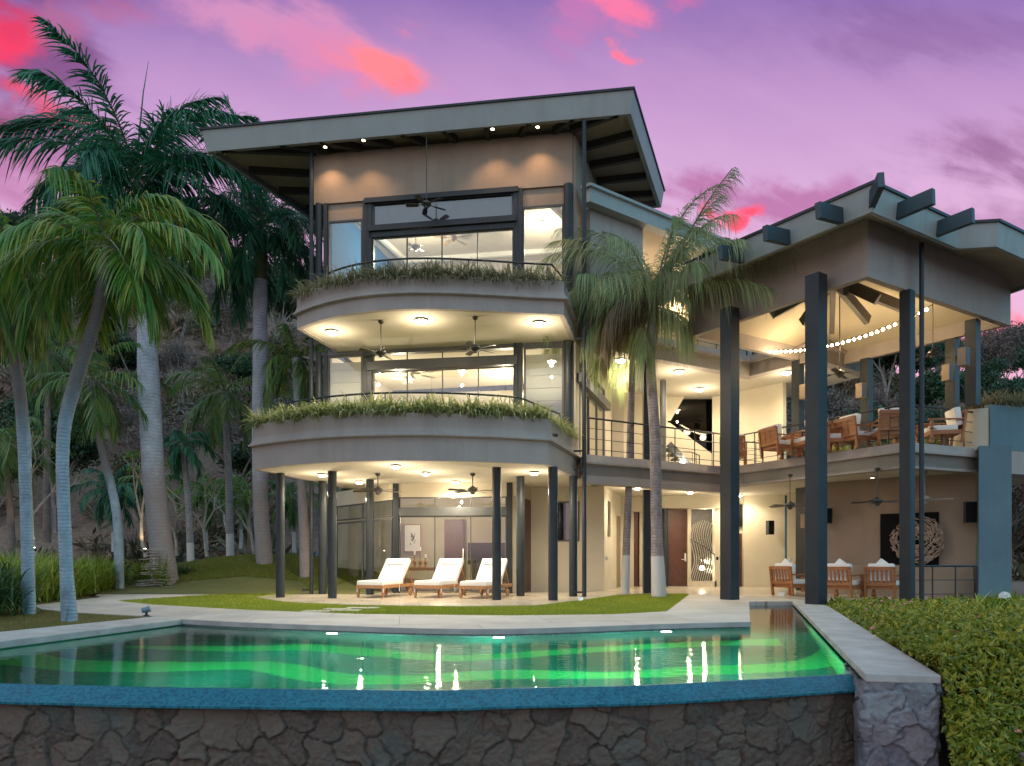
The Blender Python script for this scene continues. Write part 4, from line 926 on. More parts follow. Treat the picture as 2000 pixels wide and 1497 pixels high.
# ================================================================== FURNITURE
def make_lounger():
    r = empty('sun_lounger', (0,0,0)); W, Lb = .72, 1.98; z = .30
    m = MB()
    for s in (-1,1): m.box((s*W/2, Lb/2, z-.01), (.05, Lb, .085))
    m.box((0,.02,z-.01), (W,.05,.085)); m.box((0,Lb-.02,z-.01), (W,.05,.085))
    for i in range(9): m.box((0,.12+i*.12,z+.02), (W-.06,.07,.02))
    m.build('frame', teak2, r, bevel=.004, wp=False)
    for x in (-1,1):
        m = MB(); m.add([(x*W/2+a, .06+b, c) for c, k in ((0,.022),(z,.035)) for a, b in ((-k,-k),(k,-k),(k,k),(-k,k))], [(0,1,2,3)[::-1],(4,5,6,7),(0,1,5,4),(1,2,6,5),(2,3,7,6),(3,0,4,7)]); m.build('leg', teak2, r, wp=False)
        m = MB(); m.add([(x*(W/2-.02)+a, 1.62+b, c) for c, k in ((.1,.025),(z,.03)) for a, b in ((-k,-k),(k,-k),(k,k),(-k,k))], [(0,1,2,3)[::-1],(4,5,6,7),(0,1,5,4),(1,2,6,5),(2,3,7,6),(3,0,4,7)]); m.build('leg', teak2, r, wp=False)
        m = MB().tube([(x*(W/2+.02)-.018,1.62,.095),(x*(W/2+.02)+.018,1.62,.095)], .095, 20); m.tube([(x*(W/2+.02)-.024,1.62,.095),(x*(W/2+.02)+.024,1.62,.095)], .03, 12); m.build('wheel', teak2, r, wp=False, smooth=True)
    m = MB(); m.box((0,.60,z+.085), (W+.02,1.22,.12)); s_ = m.build('seat_cushion', cloth, r, bevel=.03, smooth=True, wp=False)
    a = R(47); c, s = math.cos(a), math.sin(a); hb = Vector((0,1.17,z+.07))
    f = lambda x, l, n: (x, hb.y+c*l-s*n, hb.z+s*l+c*n)
    m = MB(); Lq = .80
    m.add([f(x,l,n) for n in (0,.12) for x, l in ((-W/2,0),(W/2,0),(W/2,Lq),(-W/2,Lq))], [(0,1,2,3)[::-1],(4,5,6,7),(0,1,5,4),(1,2,6,5),(2,3,7,6),(3,0,4,7)])
    m.build('back_cushion', cloth, r, bevel=.03, smooth=True, wp=False)
    m = MB(); m.add([f(x,l,n) for n in (.09,.17) for x, l in ((-.24,Lq-.26),(.24,Lq-.26),(.24,Lq-.08),(-.24,Lq-.08))], [(0,1,2,3)[::-1],(4,5,6,7),(0,1,5,4),(1,2,6,5),(2,3,7,6),(3,0,4,7)])
    m.build('head_pillow', cloth, r, bevel=.035, smooth=True, wp=False)
    m = MB()
    for x in (-W/2+.03, W/2-.03): m.bar(f(x,0,-.02), f(x,Lq,-.02), .03, .03); m.bar(f(x,Lq*.7,-.03), (x,1.86,z), .025, .03)
    m.build('back_frame', teak2, r, wp=False)
    m = MB()
    for x, y in ((-W/2-.02,.04),(W/2+.02,.04),(W/2+.02,.95)): m.bar((x,y,z+.08),(x+.01,y-.02,z-.16), .02,.004)
    m.build('tie_strap', cloth, r, wp=False)
    return r
lo = make_lounger(); used = [False]
for (fx, fy), lb_ in zip(((-3.70,18.45),(-2.20,18.40),(-.98,18.02)), ('leftmost white cushioned teak lounger on the patio','middle white cushioned teak lounger on the patio','white cushioned teak lounger standing partly behind a round column')):
    place(lo, used, (fx,fy,0.0), R(-18), lb_, 'white sun loungers on the patio', 'sun lounger')
def make_armchair(slats=True):
    r = empty('armchair', (0,0,0)); W, D = .74, .76
    hz = .36
    m = MB()
    for x in (-1,1):
        m = MB(); m.bar((x*(W/2-.03),-D/2+.03,0),(x*(W/2-.03),-D/2-.07,.80), .06,.055); m.build('back_leg', teak, r, wp=False)
        m = MB(); m.add([(x*(W/2-.03)+a, D/2-.05+b, c) for c, k in ((0,.04),(.06,.05),(.10,.032),(.58,.032)) for a, b in ((-k,-k),(k,-k),(k,k),(-k,k))], [(0,1,2,3)[::-1],(12,13,14,15)]+[(4*j+i,4*j+(i+1)%4,4*j+4+(i+1)%4,4*j+4+i) for j in range(3) for i in range(4)]); m.build('front_leg', teak, r, wp=False)
        m = MB(); m.bar((x*(W/2-.03),-D/2-.02,.58),(x*(W/2-.03),D/2+.02,.60), .075,.035); m.build('armrest', teak, r, bevel=.008, wp=False)
    m = MB(); m.box((0,0,.27), (W-.04,D-.04,.10)); m.build('seat_frame', teak, r, wp=False, bevel=.006)
    by = lambda z: -D/2+.03-.10*z/.80-.0
    m = MB(); m.bar((-W/2+.03,by(.76),.77),(W/2-.03,by(.76),.77), .05,.09); m.bar((-W/2+.03,by(.34),.36),(W/2-.03,by(.34),.36), .04,.08)
    n_ = 6 if slats else 3
    for i in range(n_):
        x = -W/2+.06+(W-.12)*(i+.5)/n_; m.bar((x,by(.38),.38),(x,by(.74),.74), .052 if slats else .19,.02)
    m.build('backrest', teak, r, wp=False)
    m = MB(); m.box((0,.03,.385), (W-.14,D-.12,.13)); m.build('seat_cushion', cloth, r, bevel=.035, smooth=True, wp=False)
    m = MB(); m.box((0,-D/2+.09,.66), (W-.12,.16,.46), rx=R(-9)); m.build('back_cushion', cloth, r, bevel=.04, smooth=True, wp=False)
    if slats:
        m = MB(); m.box((.02,-D/2+.16,.80), (.36,.12,.32), rx=R(-12), ry=R(38)); m.build('throw_pillow', cloth, r, bevel=.04, smooth=True, wp=False)
    return r
ac = make_armchair(); used = [False]
for px, py, rz, lb_ in ((1546,1163,-62,'teak armchair left of the tall square post, white paper lying before it'),(1648,1167,-48,'teak armchair just right of the tall square post'),(1727,1168,-42,'teak armchair with slatted back directly left of the drainpipe')):
    x, y, _ = G(px, py); place(ac, used, (x,y,0), R(rz), lb_, 'teak armchairs on the ground terrace', 'armchair')
def table(name, x, y, z, w_, d_, h, rz, label, cat='side table', group=None):
    t = empty(name, (x,y,z), R(rz)); tag(t, label, cat, group)
    MB().box((0,0,h-.02), (w_,d_,.035)).build('table_top', teak, t, bevel=.005, wp=False); MB().box((0,0,h-.075), (w_-.08,d_-.08,.06)).build('apron', teak, t, wp=False)
    for a in (-1,1):
        for b in (-1,1): MB().box((a*(w_/2-.05),b*(d_/2-.05),(h-.04)/2), (.055,.055,h-.04)).build('leg', teak, t, wp=False)
x, y, _ = G(1688,1158); table('side_table', x, y+.25, 0, .5, .5, .46, -25, 'low teak table between the two right armchairs', group='low teak tables on the terrace')
x, y, _ = G(1592,1157); table('side_table', x, y+.35, 0, .5, .5, .46, -30, 'low teak table mostly hidden behind the tall square post', group='low teak tables on the terrace')
x, y, _ = G(1792,1160); table('side_table', x, y+.2, 0, .62, .55, .50, -25, 'low teak table behind the drainpipe at the right', group='low teak tables on the terrace')
x, y, _ = G(1826,1160); table('dining_table', x, y+1.0, 0, .8, .8, .76, -25, 'tall teak table behind the terrace railing', 'table')
a2 = make_armchair(False); used = [False]
for px, Y, rz, lb_ in ((1524,20.0,-70,'panel-back teak chair at the left end of the pavilion deck'),(1583,19.3,10,'teak chair hidden mostly behind the tall square post on the deck'),(1640,18.9,75,'deck chair facing left with its white seat, right of the tall post'),
     (1676,18.6,-72,'panel-back deck chair left of the one facing away'),(1734,18.1,-8,'deck chair seen squarely from behind, its three back boards upright'),(1838,18.0,78,'rightmost deck chair, seen from the side beside the planter'),(1432,21.6,-20,'teak chair at the far left deck railing, peeking out behind the post')):
    x = (px-1000)/F*Y; place(a2, used, (x,Y,3.86 if Y > 18.3 else 3.90), R(rz), lb_, 'teak chairs on the pavilion deck', 'chair')
table('deck_table', P(1585,20.3)[0]-.3, 20.3, 3.86, .8, .8, .66, 20, 'low teak table beside the leftmost deck chair', group='tables on the pavilion deck')
table('deck_table', P(1790,19.0)[0], 18.9, 3.86, .9, .9, .62, 20, 'teak table between the right hand deck chairs', group='tables on the pavilion deck')

# wall sculpture: pale driftwood disc on a black panel
ap = lambda px: onl(px, PB0, PB1)
pa, pb = ap(1720), ap(1834); nrm = Vector((pb[1]-pa[1], -(pb[0]-pa[0]))).normalized()
zt, zb_ = 1+(HZ-1004)*20.1/F, 1+(HZ-1106)*20.1/F
t = empty('wall_art', ((pa[0]+pb[0])/2, (pa[1]+pb[1])/2, zb_)); tag(t, 'round pale driftwood sculpture on a black square panel on the terrace wall', 'wall art')
MB().seg((pa[0]+nrm.x*.04,pa[1]+nrm.y*.04), (pb[0]+nrm.x*.04,pb[1]+nrm.y*.04), zb_, zt, .03).build('black_panel', black, t)
cpx = ap(1794); cc = Vector((cpx[0]+nrm.x*.12, cpx[1]+nrm.y*.12, (zt+zb_)/2-.02)); tdir = Vector((pb[0]-pa[0], pb[1]-pa[1], 0)).normalized(); n3 = Vector((nrm.x,nrm.y,0))
drift = M('pale_driftwood', (.42,.32,.25), (.26,.19,.14), .8, 6, 30, .4, .01)
m = MB(); rr_ = random.Random(4); Rad = .66
for i in range(420):
    rad = Rad*math.sqrt(rr_.random())*.98; an = rr_.random()*6.283
    if rad < .12 and rr_.random() < .5: continue
    p = cc+tdir*(rad*math.cos(an))+Vector((0,0,1))*(rad*math.sin(an))+n3*(.16*math.sqrt(max(0,1-(rad/Rad)**2))+rr_.uniform(-.03,.03))
    dirv = (tdir*(-math.sin(an)+rr_.uniform(-.6,.6))+Vector((0,0,1))*(math.cos(an)+rr_.uniform(-.6,.6))+n3*rr_.uniform(-.3,.3)).normalized(); l_ = rr_.uniform(.05,.12)
    bend = n3*rr_.uniform(.01,.03)
    m.tube([p-dirv*l_, p+bend, p+dirv*l_], [.008, rr_.uniform(.016,.032), .007], 5)
m.build('driftwood_disc', drift, t, smooth=True)

# wavy metal screen by the front door
t = empty('metal_screen', (P(1373,26.0)[0], 26.0, .2)); tag(t, 'wavy screen of curved pale metal rods standing beside the front door', 'screen')
rod = M('pale_bent_metal', (.50,.46,.36), (.42,.38,.3), .35, metal=.6)
ys = [0,.15,.3,.42,.6,.75,.9,1.0]; offs = [-.12,-.03,.08,.10,.0,-.08,-.03,.06]; 
for k in range(10):
    m = MB(); x0 = P(1352+k*4.3, 26.0)[0]; pts = []
    for i in range(25):
        s_ = i/24; o_ = np.interp(s_, ys, offs)*.95; pts.append((x0+o_, 26.0, .2+s_*2.05+.18*math.sin(math.pi*(k+.5)/10)*s_))
    m.tube(catmull(pts[::3],3), .016, 5); m.build('rod', rod, t, smooth=True)
MB().tube([(P(1349,26.0)[0],25.98,1.75),(P(1374,26)[0],25.98,1.5),(P(1396,26.0)[0],25.98,1.15)], .02, 6).build('cross_bar', steel, t)
# small wall plates
for px, py, Y, lb_ in ((1185,1091,22.6,'small white light switch on the wall corner beside the slit window'),(1401,1091,25.6,'small dark keypad on the wall right of the metal screen'),(1544,1093,24.0,'white double switch on the pale pier behind the armchairs'),(1579,1089,21.5,'white switch on the terrace wall beside the tall post')):
    p = P(px, Y-.12, py); o = MB().box(p, (.07,.02,.12)).build('light_switch', white if 'white' in lb_ else black, bevel=.004); tag(o, lb_, 'light switch', 'wall switches')
# security camera
p = P(1081,16.9,850); t = empty('security_camera', p); tag(t, 'small dark twin floodlight camera fixed to the corner of the lower balcony', 'security camera')
MB().box(p, (.05,.10,.06)).build('mount', steel2, t); MB().lathe((p[0]+.06,p[1]-.03,p[2]-.02), [(.02,-.03),(.04,-.02),(.045,.03),(.02,.04)], 12).build('head', steel, t, smooth=True)

# inside the ground floor room
x, y = P(805,25.0)[:2]
t = empty('framed_print', (x, 25.0, 1.2)); tag(t, 'framed botanical print on the wall inside the ground floor room', 'picture')
MB().box((x,25.1,1.75), (.62,.03,1.0)).build('frame', teak2, t); MB().box((x,25.08,1.75), (.54,.03,.92)).build('paper', cloth, t)
m = MB(); rr_ = random.Random(2)
for i in range(16):
    a0 = Vector((x-.05+rr_.uniform(-.02,.1),25.062,1.5+rr_.random()*.3)); a1 = a0+Vector((rr_.uniform(-.14,.14),0,rr_.uniform(.02,.2))); m.tube([a0,a1], .008, 4)
m.build('printed_plant', black, t)
x, y = P(822,23.6)[:2]; table('console_table', x, 23.4, 0, 1.1, .38, .74, 0, 'narrow dark console table inside the ground floor room under the print', 'console table')
for i, (dx_, h) in enumerate(((-.10,.55),(.10,.44),(.0,.68))):
    t = empty('candle_holder', (x+dx_*1.8, 23.4, .74)); tag(t, ('lowest of three','middle height of three','tallest of three')[(1,0,2)[i]]+' turned wooden candle holders on the console table', 'candle holder', 'candle holders')
    MB().lathe((0,0,0), [(.06,0),(.05,.03),(.02,.06),(.05,.14),(.06,.18),(.025,.24),(.02,h-.18),(.05,h-.14)], 12).build('stick', teak, t, smooth=True, wp=False); MB().lathe((0,0,h-.14), [(.035,0),(.035,.13),(.01,.135)], 12).build('candle', cloth, t, wp=False)
x = P(950,24.4)[0]; t = empty('television', (x,24.6,.5)); tag(t, 'black flat television inside the ground floor room behind the right pane', 'television')
MB().box((x,24.6,1.2), (1.3,.05,.75)).build('screen', black, t); MB().box((x,24.62,.5), (1.0,.35,.78)).build('cabinet', darkwood, t)

# sheet of white paper on the terrace, flower on the grass, garden lamp
x, y, _ = G(1524,1164); o = MB().add([(x-.12,y-.1,.004),(x+.05,y-.14,.004),(x+.18,y+.12,.10),(x+.02,y+.16,.10)], [(0,1,2,3)]); o.add([(x-.12,y-.1,.008),(x+.05,y-.14,.008),(x+.18,y+.12,.104),(x+.02,y+.16,.104)], [(3,2,1,0)]); tag(o.build('paper_sheet', white), 'curled white sheet lying on the terrace before the left armchair', 'paper')
x, y, _ = G(1133,1177); tag(MB().add([(x-.03,y,.04),(x+.05,y-.04,.05),(x+.08,y+.04,.11),(x-.05,y+.06,.12)], [(0,1,2,3)]).build('fallen_petal', white), 'small white petal on the grass below the drainpipe', 'petal')
x, y, _ = G(286,1204); t = empty('garden_spotlight', (x,y,0)); tag(t, 'small bluish garden spotlight at the edge of the path by the left lawn', 'garden light')
MB().lathe((x,y,0), [(.06,0),(.05,.02),(.02,.03),(.02,.07)], 12).build('base', steel, t); MB().tube([(x-.07,y-.02,.10),(x+.02,y+.01,.12),(x+.06,y+.02,.135)], [.045,.05,.055], 12).build('head', M('weathered_blue_metal', (.16,.24,.27), (.1,.16,.2), .5), t, smooth=True)

# driftwood stack (spiral of sticks)
x, y, _ = G(300,1154); t = empty('driftwood_sculpture', (x,y,0)); tag(t, 'stacked pale driftwood sticks forming a cone beside the thick palm trunk', 'sculpture')
m = MB(); rr_ = random.Random(12); m.tube([(x,y,0),(x,y,1.25)], .03, 6)
for lv, zz in enumerate((.04,.10,.17,.24,.31,.50,.58,.66,.74,.82,1.0,1.1,1.2,1.28)):
    wd = (.75,.7,.7,.62,.6,.5,.42,.4,.36,.33,.34,.3,.26,.4)[lv]
    for s_ in range(3):
        a_ = rr_.uniform(-.5,.5)+(s_-1)*.7; c_, q_ = math.cos(a_)*wd, math.sin(a_)*wd*.6; o_ = rr_.uniform(-.12,.12)
        m.tube([(x-c_+o_,y-q_,zz+rr_.uniform(-.03,.03)),(x+o_,y,zz+.02+rr_.uniform(-.02,.02)),(x+c_*rr_.uniform(.6,1.1)+o_,y+q_,zz+rr_.uniform(-.03,.05))], [.012,.028,.012], 6)
m.build('sticks', M('grey_driftwood', (.33,.29,.25), (.18,.15,.13), .85, 8), t, smooth=True)

# ================================================================== PLANTS
def fronds(specs, n=46, seed=1):
    """specs: rows of origin(3), azimuth, elevation, length, bend, leaflet length, droop, width, fluff -> leaf ribbons and rachis tubes"""
    rg = np.random.default_rng(seed); Vs = []; Qs = []; off = 0; rach = MB()
    for sp_ in specs:
        o, az, el, Lr, bend, ll, droop, wd, fluff = sp_
        K = 20; t = np.linspace(0,1,K); e = el-bend*t**1.25
        st = Lr/(K-1); hx = np.cumsum(np.r_[0, np.cos(e[:-1])*st]); hz_ = np.cumsum(np.r_[0, np.sin(e[:-1])*st])
        sw_ = rg.normal(0,.16); azs = az+sw_*t
        Pc = np.stack([o[0]+hx*np.cos(azs), o[1]+hx*np.sin(azs), o[2]+hz_], 1)
        rach.tube([tuple(p) for p in Pc[::2]]+[tuple(Pc[-1])], list(np.linspace(.028,.006,len(Pc[::2])+1)*(Lr/3)**.6), 5)
        tl = np.tile(np.linspace(.10,1.,n), 2)+rg.normal(0,.004,2*n); tl = np.clip(tl,0,1); sg = np.repeat([-1.,1.], n)
        p = np.stack([np.interp(tl,t,Pc[:,k]) for k in range(3)],1)
        ee = np.interp(tl,t,e); T = np.stack([np.cos(ee)*np.cos(az), np.cos(ee)*np.sin(az), np.sin(ee)],1)
        Sd = np.array([-math.sin(az), math.cos(az), 0.]); U = np.cross(T, Sd[None,:]); U = U*np.sign(U[:,2:3]+1e-6)
        al = np.radians(62-38*tl)+rg.normal(0,.08,2*n); lift = rg.normal(0,fluff,2*n)+.15
        D = T*np.cos(al)[:,None]+Sd[None,:]*(np.sin(al)*sg*np.cos(lift))[:,None]+U*(np.sin(al)*np.sin(lift))[:,None]
        l_ = ll*(.35+.65*np.sin(np.pi*(.10+.80*tl))**.8)*rg.uniform(.82,1.1,2*n)*np.where(tl>.96,.8,1)
        J = 5; s = np.linspace(0,1,J); dr = droop*rg.uniform(.7,1.3,2*n)
        C = p[:,None,:]+D[:,None,:]*(l_[:,None]*s[None,:])[:,:,None]*(1-.25*dr[:,None]*s[None,:])[:,:,None]
        C[:,:,2] -= (l_*dr)[:,None]*s[None,:]**1.8
        side = np.cross(D, U)+0; side = U*.55*sg[:,None]+np.cross(D,U)*.85; side /= np.linalg.norm(side,axis=1)[:,None]
        V, Q = ribbons(C, side, wd*np.array([.5,1,.95,.6,.06])); Vs.append(V); Qs.append(Q+off); off += len(V)
    return np.concatenate(Vs), np.concatenate(Qs), rach
def trunkmat(name, c1, c2, ring=9, painted=None, top=None, foot=None):
    m, t, b = newmat(name)
    n = noise(t, 3, 7, .65); n2_ = noise(t, 9, 6, .7, stretch=(1,1,.25))
    c = ramp(t, mth(t,'ADD',mth(t,'MULTIPLY',n,.5),mth(t,'MULTIPLY',n2_,.5)), [(.36,c2),(.56,c1),(.72,tuple(x*1.15 for x in c1))])
    tc_ = nd(t,'ShaderNodeTexCoord'); s_ = nd(t,'ShaderNodeSeparateXYZ'); t.links.new(tc_.outputs['Object'], s_.inputs[0])
    wv = mth(t,'SINE',mth(t,'MULTIPLY_ADD',s_.outputs[2], 6.283*ring, mth(t,'MULTIPLY',n,11)))
    rg_ = mth(t,'MULTIPLY',smooth(t, wv, .6, 1.0), smooth(t, n2_, .40, .62)); c = mixc(t, mth(t,'MULTIPLY',rg_,.62), c, tuple(x*.35 for x in c2))
    if foot: c = mixc(t, mth(t,'MULTIPLY',smooth(t, mth(t,'MULTIPLY_ADD', n2_, 1.2, s_.outputs[2]), foot+1.6, foot),.72), c, (.19,.145,.125))
    if top:
        c = mixc(t, mth(t,'MULTIPLY',smooth(t, mth(t,'MULTIPLY_ADD', n2_, 1.6, s_.outputs[2]), top, top+1.0),.85), c, (.10,.075,.06))
        c = mixc(t, mth(t,'MULTIPLY',smooth(t, noise(t, 2.2, 6, .7, stretch=(1,1,.22)), .56, .66),.75), c, (.05,.05,.045))
    if painted: c = mixc(t, mth(t,'MULTIPLY',smooth(t, mth(t,'MULTIPLY_ADD', n, -.15, s_.outputs[2]), painted+.02, painted-.02),.85), c, (.56,.55,.53))
    t.links.new(c, b.inputs['Base Color']); b.inputs['Roughness'].default_value = .85
    bump(t, b, mth(t,'ADD',mth(t,'MULTIPLY',rg_,-1),n2_), .5, .02); return m
tk_blue = trunkmat('pale_grey_palm_bark', (.27,.35,.41), (.12,.15,.17), 17, top=3.8)
tk_royal = trunkmat('royal_palm_bark', (.40,.44,.50), (.25,.26,.29), 9, foot=3.6)
tk_brown = trunkmat('brown_palm_bark', (.22,.17,.15), (.09,.065,.055), 12)
tk_paint = trunkmat('palm_bark_painted_foot', (.30,.26,.26), (.085,.065,.06), 12, painted=1.02)
tk_paint2 = trunkmat('thin_palm_bark', (.30,.29,.29), (.14,.12,.11), 9, painted=.85)
lf_royal = Mleaf('royal_palm_leaf', (.012,.085,.05), (.03,.16,.08), (.07,.25,.10))
lf_coco = Mleaf('bright_palm_leaf', (.035,.14,.02), (.10,.25,.035), (.36,.34,.05))
lf_mid = Mleaf('dull_palm_leaf', (.03,.12,.03), (.09,.20,.045), (.24,.25,.05))
lf_queen = Mleaf('feathery_palm_leaf', (.11,.19,.07), (.25,.33,.13), (.45,.43,.24))
lf_dead = Mleaf('dry_palm_leaf', (.10,.07,.035), (.16,.11,.055), (.22,.17,.10))
shaft_g = M('green_crownshaft', (.07,.12,.035), (.12,.13,.05), .5, 4)
shaft_b = M('pale_leaf_base', (.30,.27,.20), (.20,.165,.11), .7, 6, 20, .4, .01, stretch=(3,3,1))
def palm(label, pts, radii, specs, leafm, tkm, name='palm_tree', n=46, shaft=None, shaft_m=None, dead=None, seed=1, group='palm trees in the garden', keep=False):
    base = pts[0]; t = empty(name, base); tag(t, label, 'palm tree', group)
    sm_ = catmull(pts, 6); rs = list(np.interp(np.linspace(0,len(radii)-1,len(sm_)), range(len(radii)), radii))
    MB().tube(sm_, rs, 16).build('trunk', tkm, t, smooth=True)
    if shaft: MB().tube(shaft[0], shaft[1], 12).build('crownshaft', shaft_m or shaft_g, t, smooth=True)
    if keep:
        specs = [(o, (a if not (math.cos(a-R(34)) > .1 and e < R(75)) else (R(-62)+.3*math.sin(7*i) if i % 2 else R(128)+.3*math.sin(5*i))), e, *rest) for i, (o, a, e, *rest) in enumerate(specs)]
    V, Q, ra = fronds(specs, n, seed); npmesh('crown', V, Q, leafm, t)
    ra.build('leaf_stems', shaft_m or shaft_g, t, smooth=True)
    if dead:
        V, Q, ra = fronds(dead, n, seed+50); npmesh('dry_fronds', V, Q, lf_dead, t)
    return t
def spread(c, N, Lr, ll, droop, wd, fluff, el_hi=80, el_lo=-35, bend=(60,95), seed=0, extra=()):
    rg = random.Random(seed); out = []
    for i in range(N):
        f = i/(N-1); el = el_hi+(el_lo-el_hi)*f**.9; az = i*2.39996+rg.uniform(-.25,.25)
        out.append((c, az, R(el+rg.uniform(-7,7)), Lr*rg.uniform(.85,1.08)*(.8+.2*math.sin(math.pi*min(1,f+.2))), R(rg.uniform(*bend))*(1-.35*f), ll, droop, wd, fluff))
    for e in extra:      # extra: azimuth in the picture plane (0 = right, 180 = left), depth lean, elevation, length factor, bend
        a, dep, el, lf_, bd = e; az = R(dep) if a == 0 else R(180-dep)
        out.append((c, az, R(el), Lr*lf_, R(bd), ll, droop, wd, fluff))
    return out
PT = lambda px, py, Y: P(px, Y, py)
# 1 tall royal palm (thick trunk)
Y = 23.5; c = PT(266,345,Y)
palm('tallest palm with the thickest smooth grey trunk, left of the tower', [PT(324,1143,Y), PT(312,1040,Y), PT(300,930,Y), PT(293,800,Y), PT(288,690,Y), PT(284,590,Y)], [.42,.36,.345,.34,.35,.30,.25],
     spread(c, 28, 4.7, 1.1, .5, .028, .7, 72, -42, (48,100), 3, extra=((180,15,62,1.0,52),(180,-10,44,1.1,72),(180,20,28,1.05,80),(0,10,62,1.0,70),(0,30,45,.95,80),(0,-12,30,.9,90),(0,20,10,.9,70))), lf_royal, tk_royal, n=92,
     shaft=([PT(284,592,Y), PT(281,520,Y), PT(275,440,Y), PT(267,355,Y)], [.27,.24,.20,.12]), seed=11)
MB_sp = MB().tube([c, PT(272,260,Y), PT(280,180,Y), PT(290,120,Y)], [.05,.03,.018,.006], 6)
MB_sp.build('spear_leaf', lf_royal, bpy.data.objects['palm_tree'], smooth=True)
# 2 second royal palm nearer the tower
Y = 25.5; c = PT(512,438,Y)
palm('tall palm with a dark crown tucked under the left tip of the tower roof', [PT(520,1137,Y), PT(510,1000,Y), PT(507,850,Y), PT(508,700,Y), PT(508,600,Y), PT(509,545,Y)], [.30,.27,.26,.25,.25,.23],
     spread(c, 20, 4.1, .95, .5, .022, .5, 70, -50, (70,115), 5, extra=((180,5,80,1.3,22),(180,10,70,1.15,40),(0,15,-20,.8,60),(180,15,-25,.9,55))), lf_royal, tk_royal, n=80,
     shaft=([PT(509,548,Y), PT(511,490,Y), PT(512,448,Y)], [.24,.20,.10]), seed=12)
# 3 leaning coconut palm
Y = 11.6; c = PT(207,478,Y)
palm('leaning palm with bluish trunk closest to the left pool corner', [PT(136,1216,Y), PT(130,1120,Y), PT(125,1000,Y), PT(122,900,Y), PT(128,820,Y), PT(150,740,Y), PT(175,660,Y), PT(195,590,Y), PT(203,540,Y)], [.125,.10,.095,.095,.10,.11,.10,.095,.10],
     spread(c, 15, 2.05, .60, .7, .016, .28, 72, -38, (85,125), 8, extra=((0,10,55,1.05,110),(0,-15,30,1.1,100),(180,10,50,1.1,115),(180,20,75,1.0,120),(0,25,-5,1.0,75),(180,-20,5,1.0,90))), lf_coco, tk_blue, n=72,
     shaft=([PT(203,545,Y), PT(206,515,Y), PT(208,480,Y)], [.10,.075,.05]), shaft_m=shaft_b, seed=13)
# 4 far left palm
Y = 13.1; c = PT(22,505,Y)
palm('leftmost palm with slightly curved bluish trunk', [PT(56,1202,Y), PT(54,1080,Y), PT(50,960,Y), PT(47,860,Y), PT(38,760,Y), PT(28,690,Y), PT(27,620,Y), PT(24,560,Y)], [.12,.105,.10,.11,.10,.09,.10,.09],
     spread(c, 16, 2.1, .60, .75, .016, .28, 75, -45, (80,120), 9, extra=((0,10,40,1.05,110),)), lf_coco, tk_blue, n=64,
     shaft=([PT(24,565,Y), PT(22,505,Y)], [.08,.05]), shaft_m=shaft_b, seed=14)
# smaller palms behind
for (lb_, Y, bx, by_, mid, cx_, cy_, r0, Lr, ll, nf, lm, sd, tm) in (
   ('slender palm with a drooping crown between the leaning palm and the thick palm', 22.5, 233,1150, [(231,1040),(222,970),(200,880),(188,820)], 182,745, .13, 2.35,.62,14,lf_mid,21,tk_blue),
   ('thin palm with a small upright crown just right of the thick trunk', 27.0, 373,1108, [(369,1000),(362,920)], 356,868, .12, 1.5,.5,10,lf_royal,22,tk_paint2),
   ('thin straight palm with a wide yellow green crown left of the lower balcony', 28.5, 450,1088, [(447,950),(443,850)], 438,765, .14, 3.0,.75,17,lf_mid,23,tk_paint2),
   ('palm with a stout pale trunk seen between the leftmost dark columns', 24.0, 597,1128, [(594,1040),(590,960)], 578,700, .17, 2.3,.6,14,lf_mid,24,tk_royal),
   ('pale trunked palm standing behind the patio column by the glass corner', 29.0, 692,1110, [(693,1050),(695,990)], 700,900, .14, 1.9,.6,12,lf_mid,25,tk_paint2),
   ('young palm with a wispy crown low on the slope left of the tower', 33.0, 404,1075, [(403,1040)], 400,965, .07, 1.9,.5,12,lf_mid,26,tk_paint2),
   ('young palm with a brown hanging leaf on the slope by the driveway', 34.0, 470,1072, [(471,1040)], 468,958, .08, 2.1,.55,12,lf_mid,27,tk_paint2),
   ('dark bushy palm on the slope behind the thick trunk', 33.0, 222,1078, [(221,1040)], 215,955, .08, 2.3,.6,13,lf_royal,28,tk_paint2),
   ('low bushy palm on the slope between the two royal palms', 34.5, 300,1072, [(300,1030)], 296,938, .08, 2.2,.6,12,lf_mid,29,tk_paint2),
   ('palm with hazy green crown high behind the leftmost palm', 31.0, 92,1060, [(92,900)], 95,690, .14, 2.9,.7,15,lf_mid,30,tk_brown),
   ('bushy palm at the left edge behind the shrub bed', 27.0, 25,1100, [(20,1000)], 10,870, .12, 2.6,.7,14,lf_mid,31,tk_brown),
   ('small palm on the slope seen between the dark columns on the left', 31.5, 575,1080, [(574,1040)], 572,968, .08, 1.8,.5,11,lf_mid,32,tk_paint2)):
    c = PT(cx_,cy_,Y); pts_ = [PT(bx,by_,Y)]+[PT(a,b,Y) for a, b in mid]+[c]
    palm(lb_, pts_, [r0*1.15,r0,r0*.9,r0*.8], spread(c, nf, Lr, ll, .7, .022, .25, 75, -48, (75,120), sd), lm, tm, n=34, seed=sd)
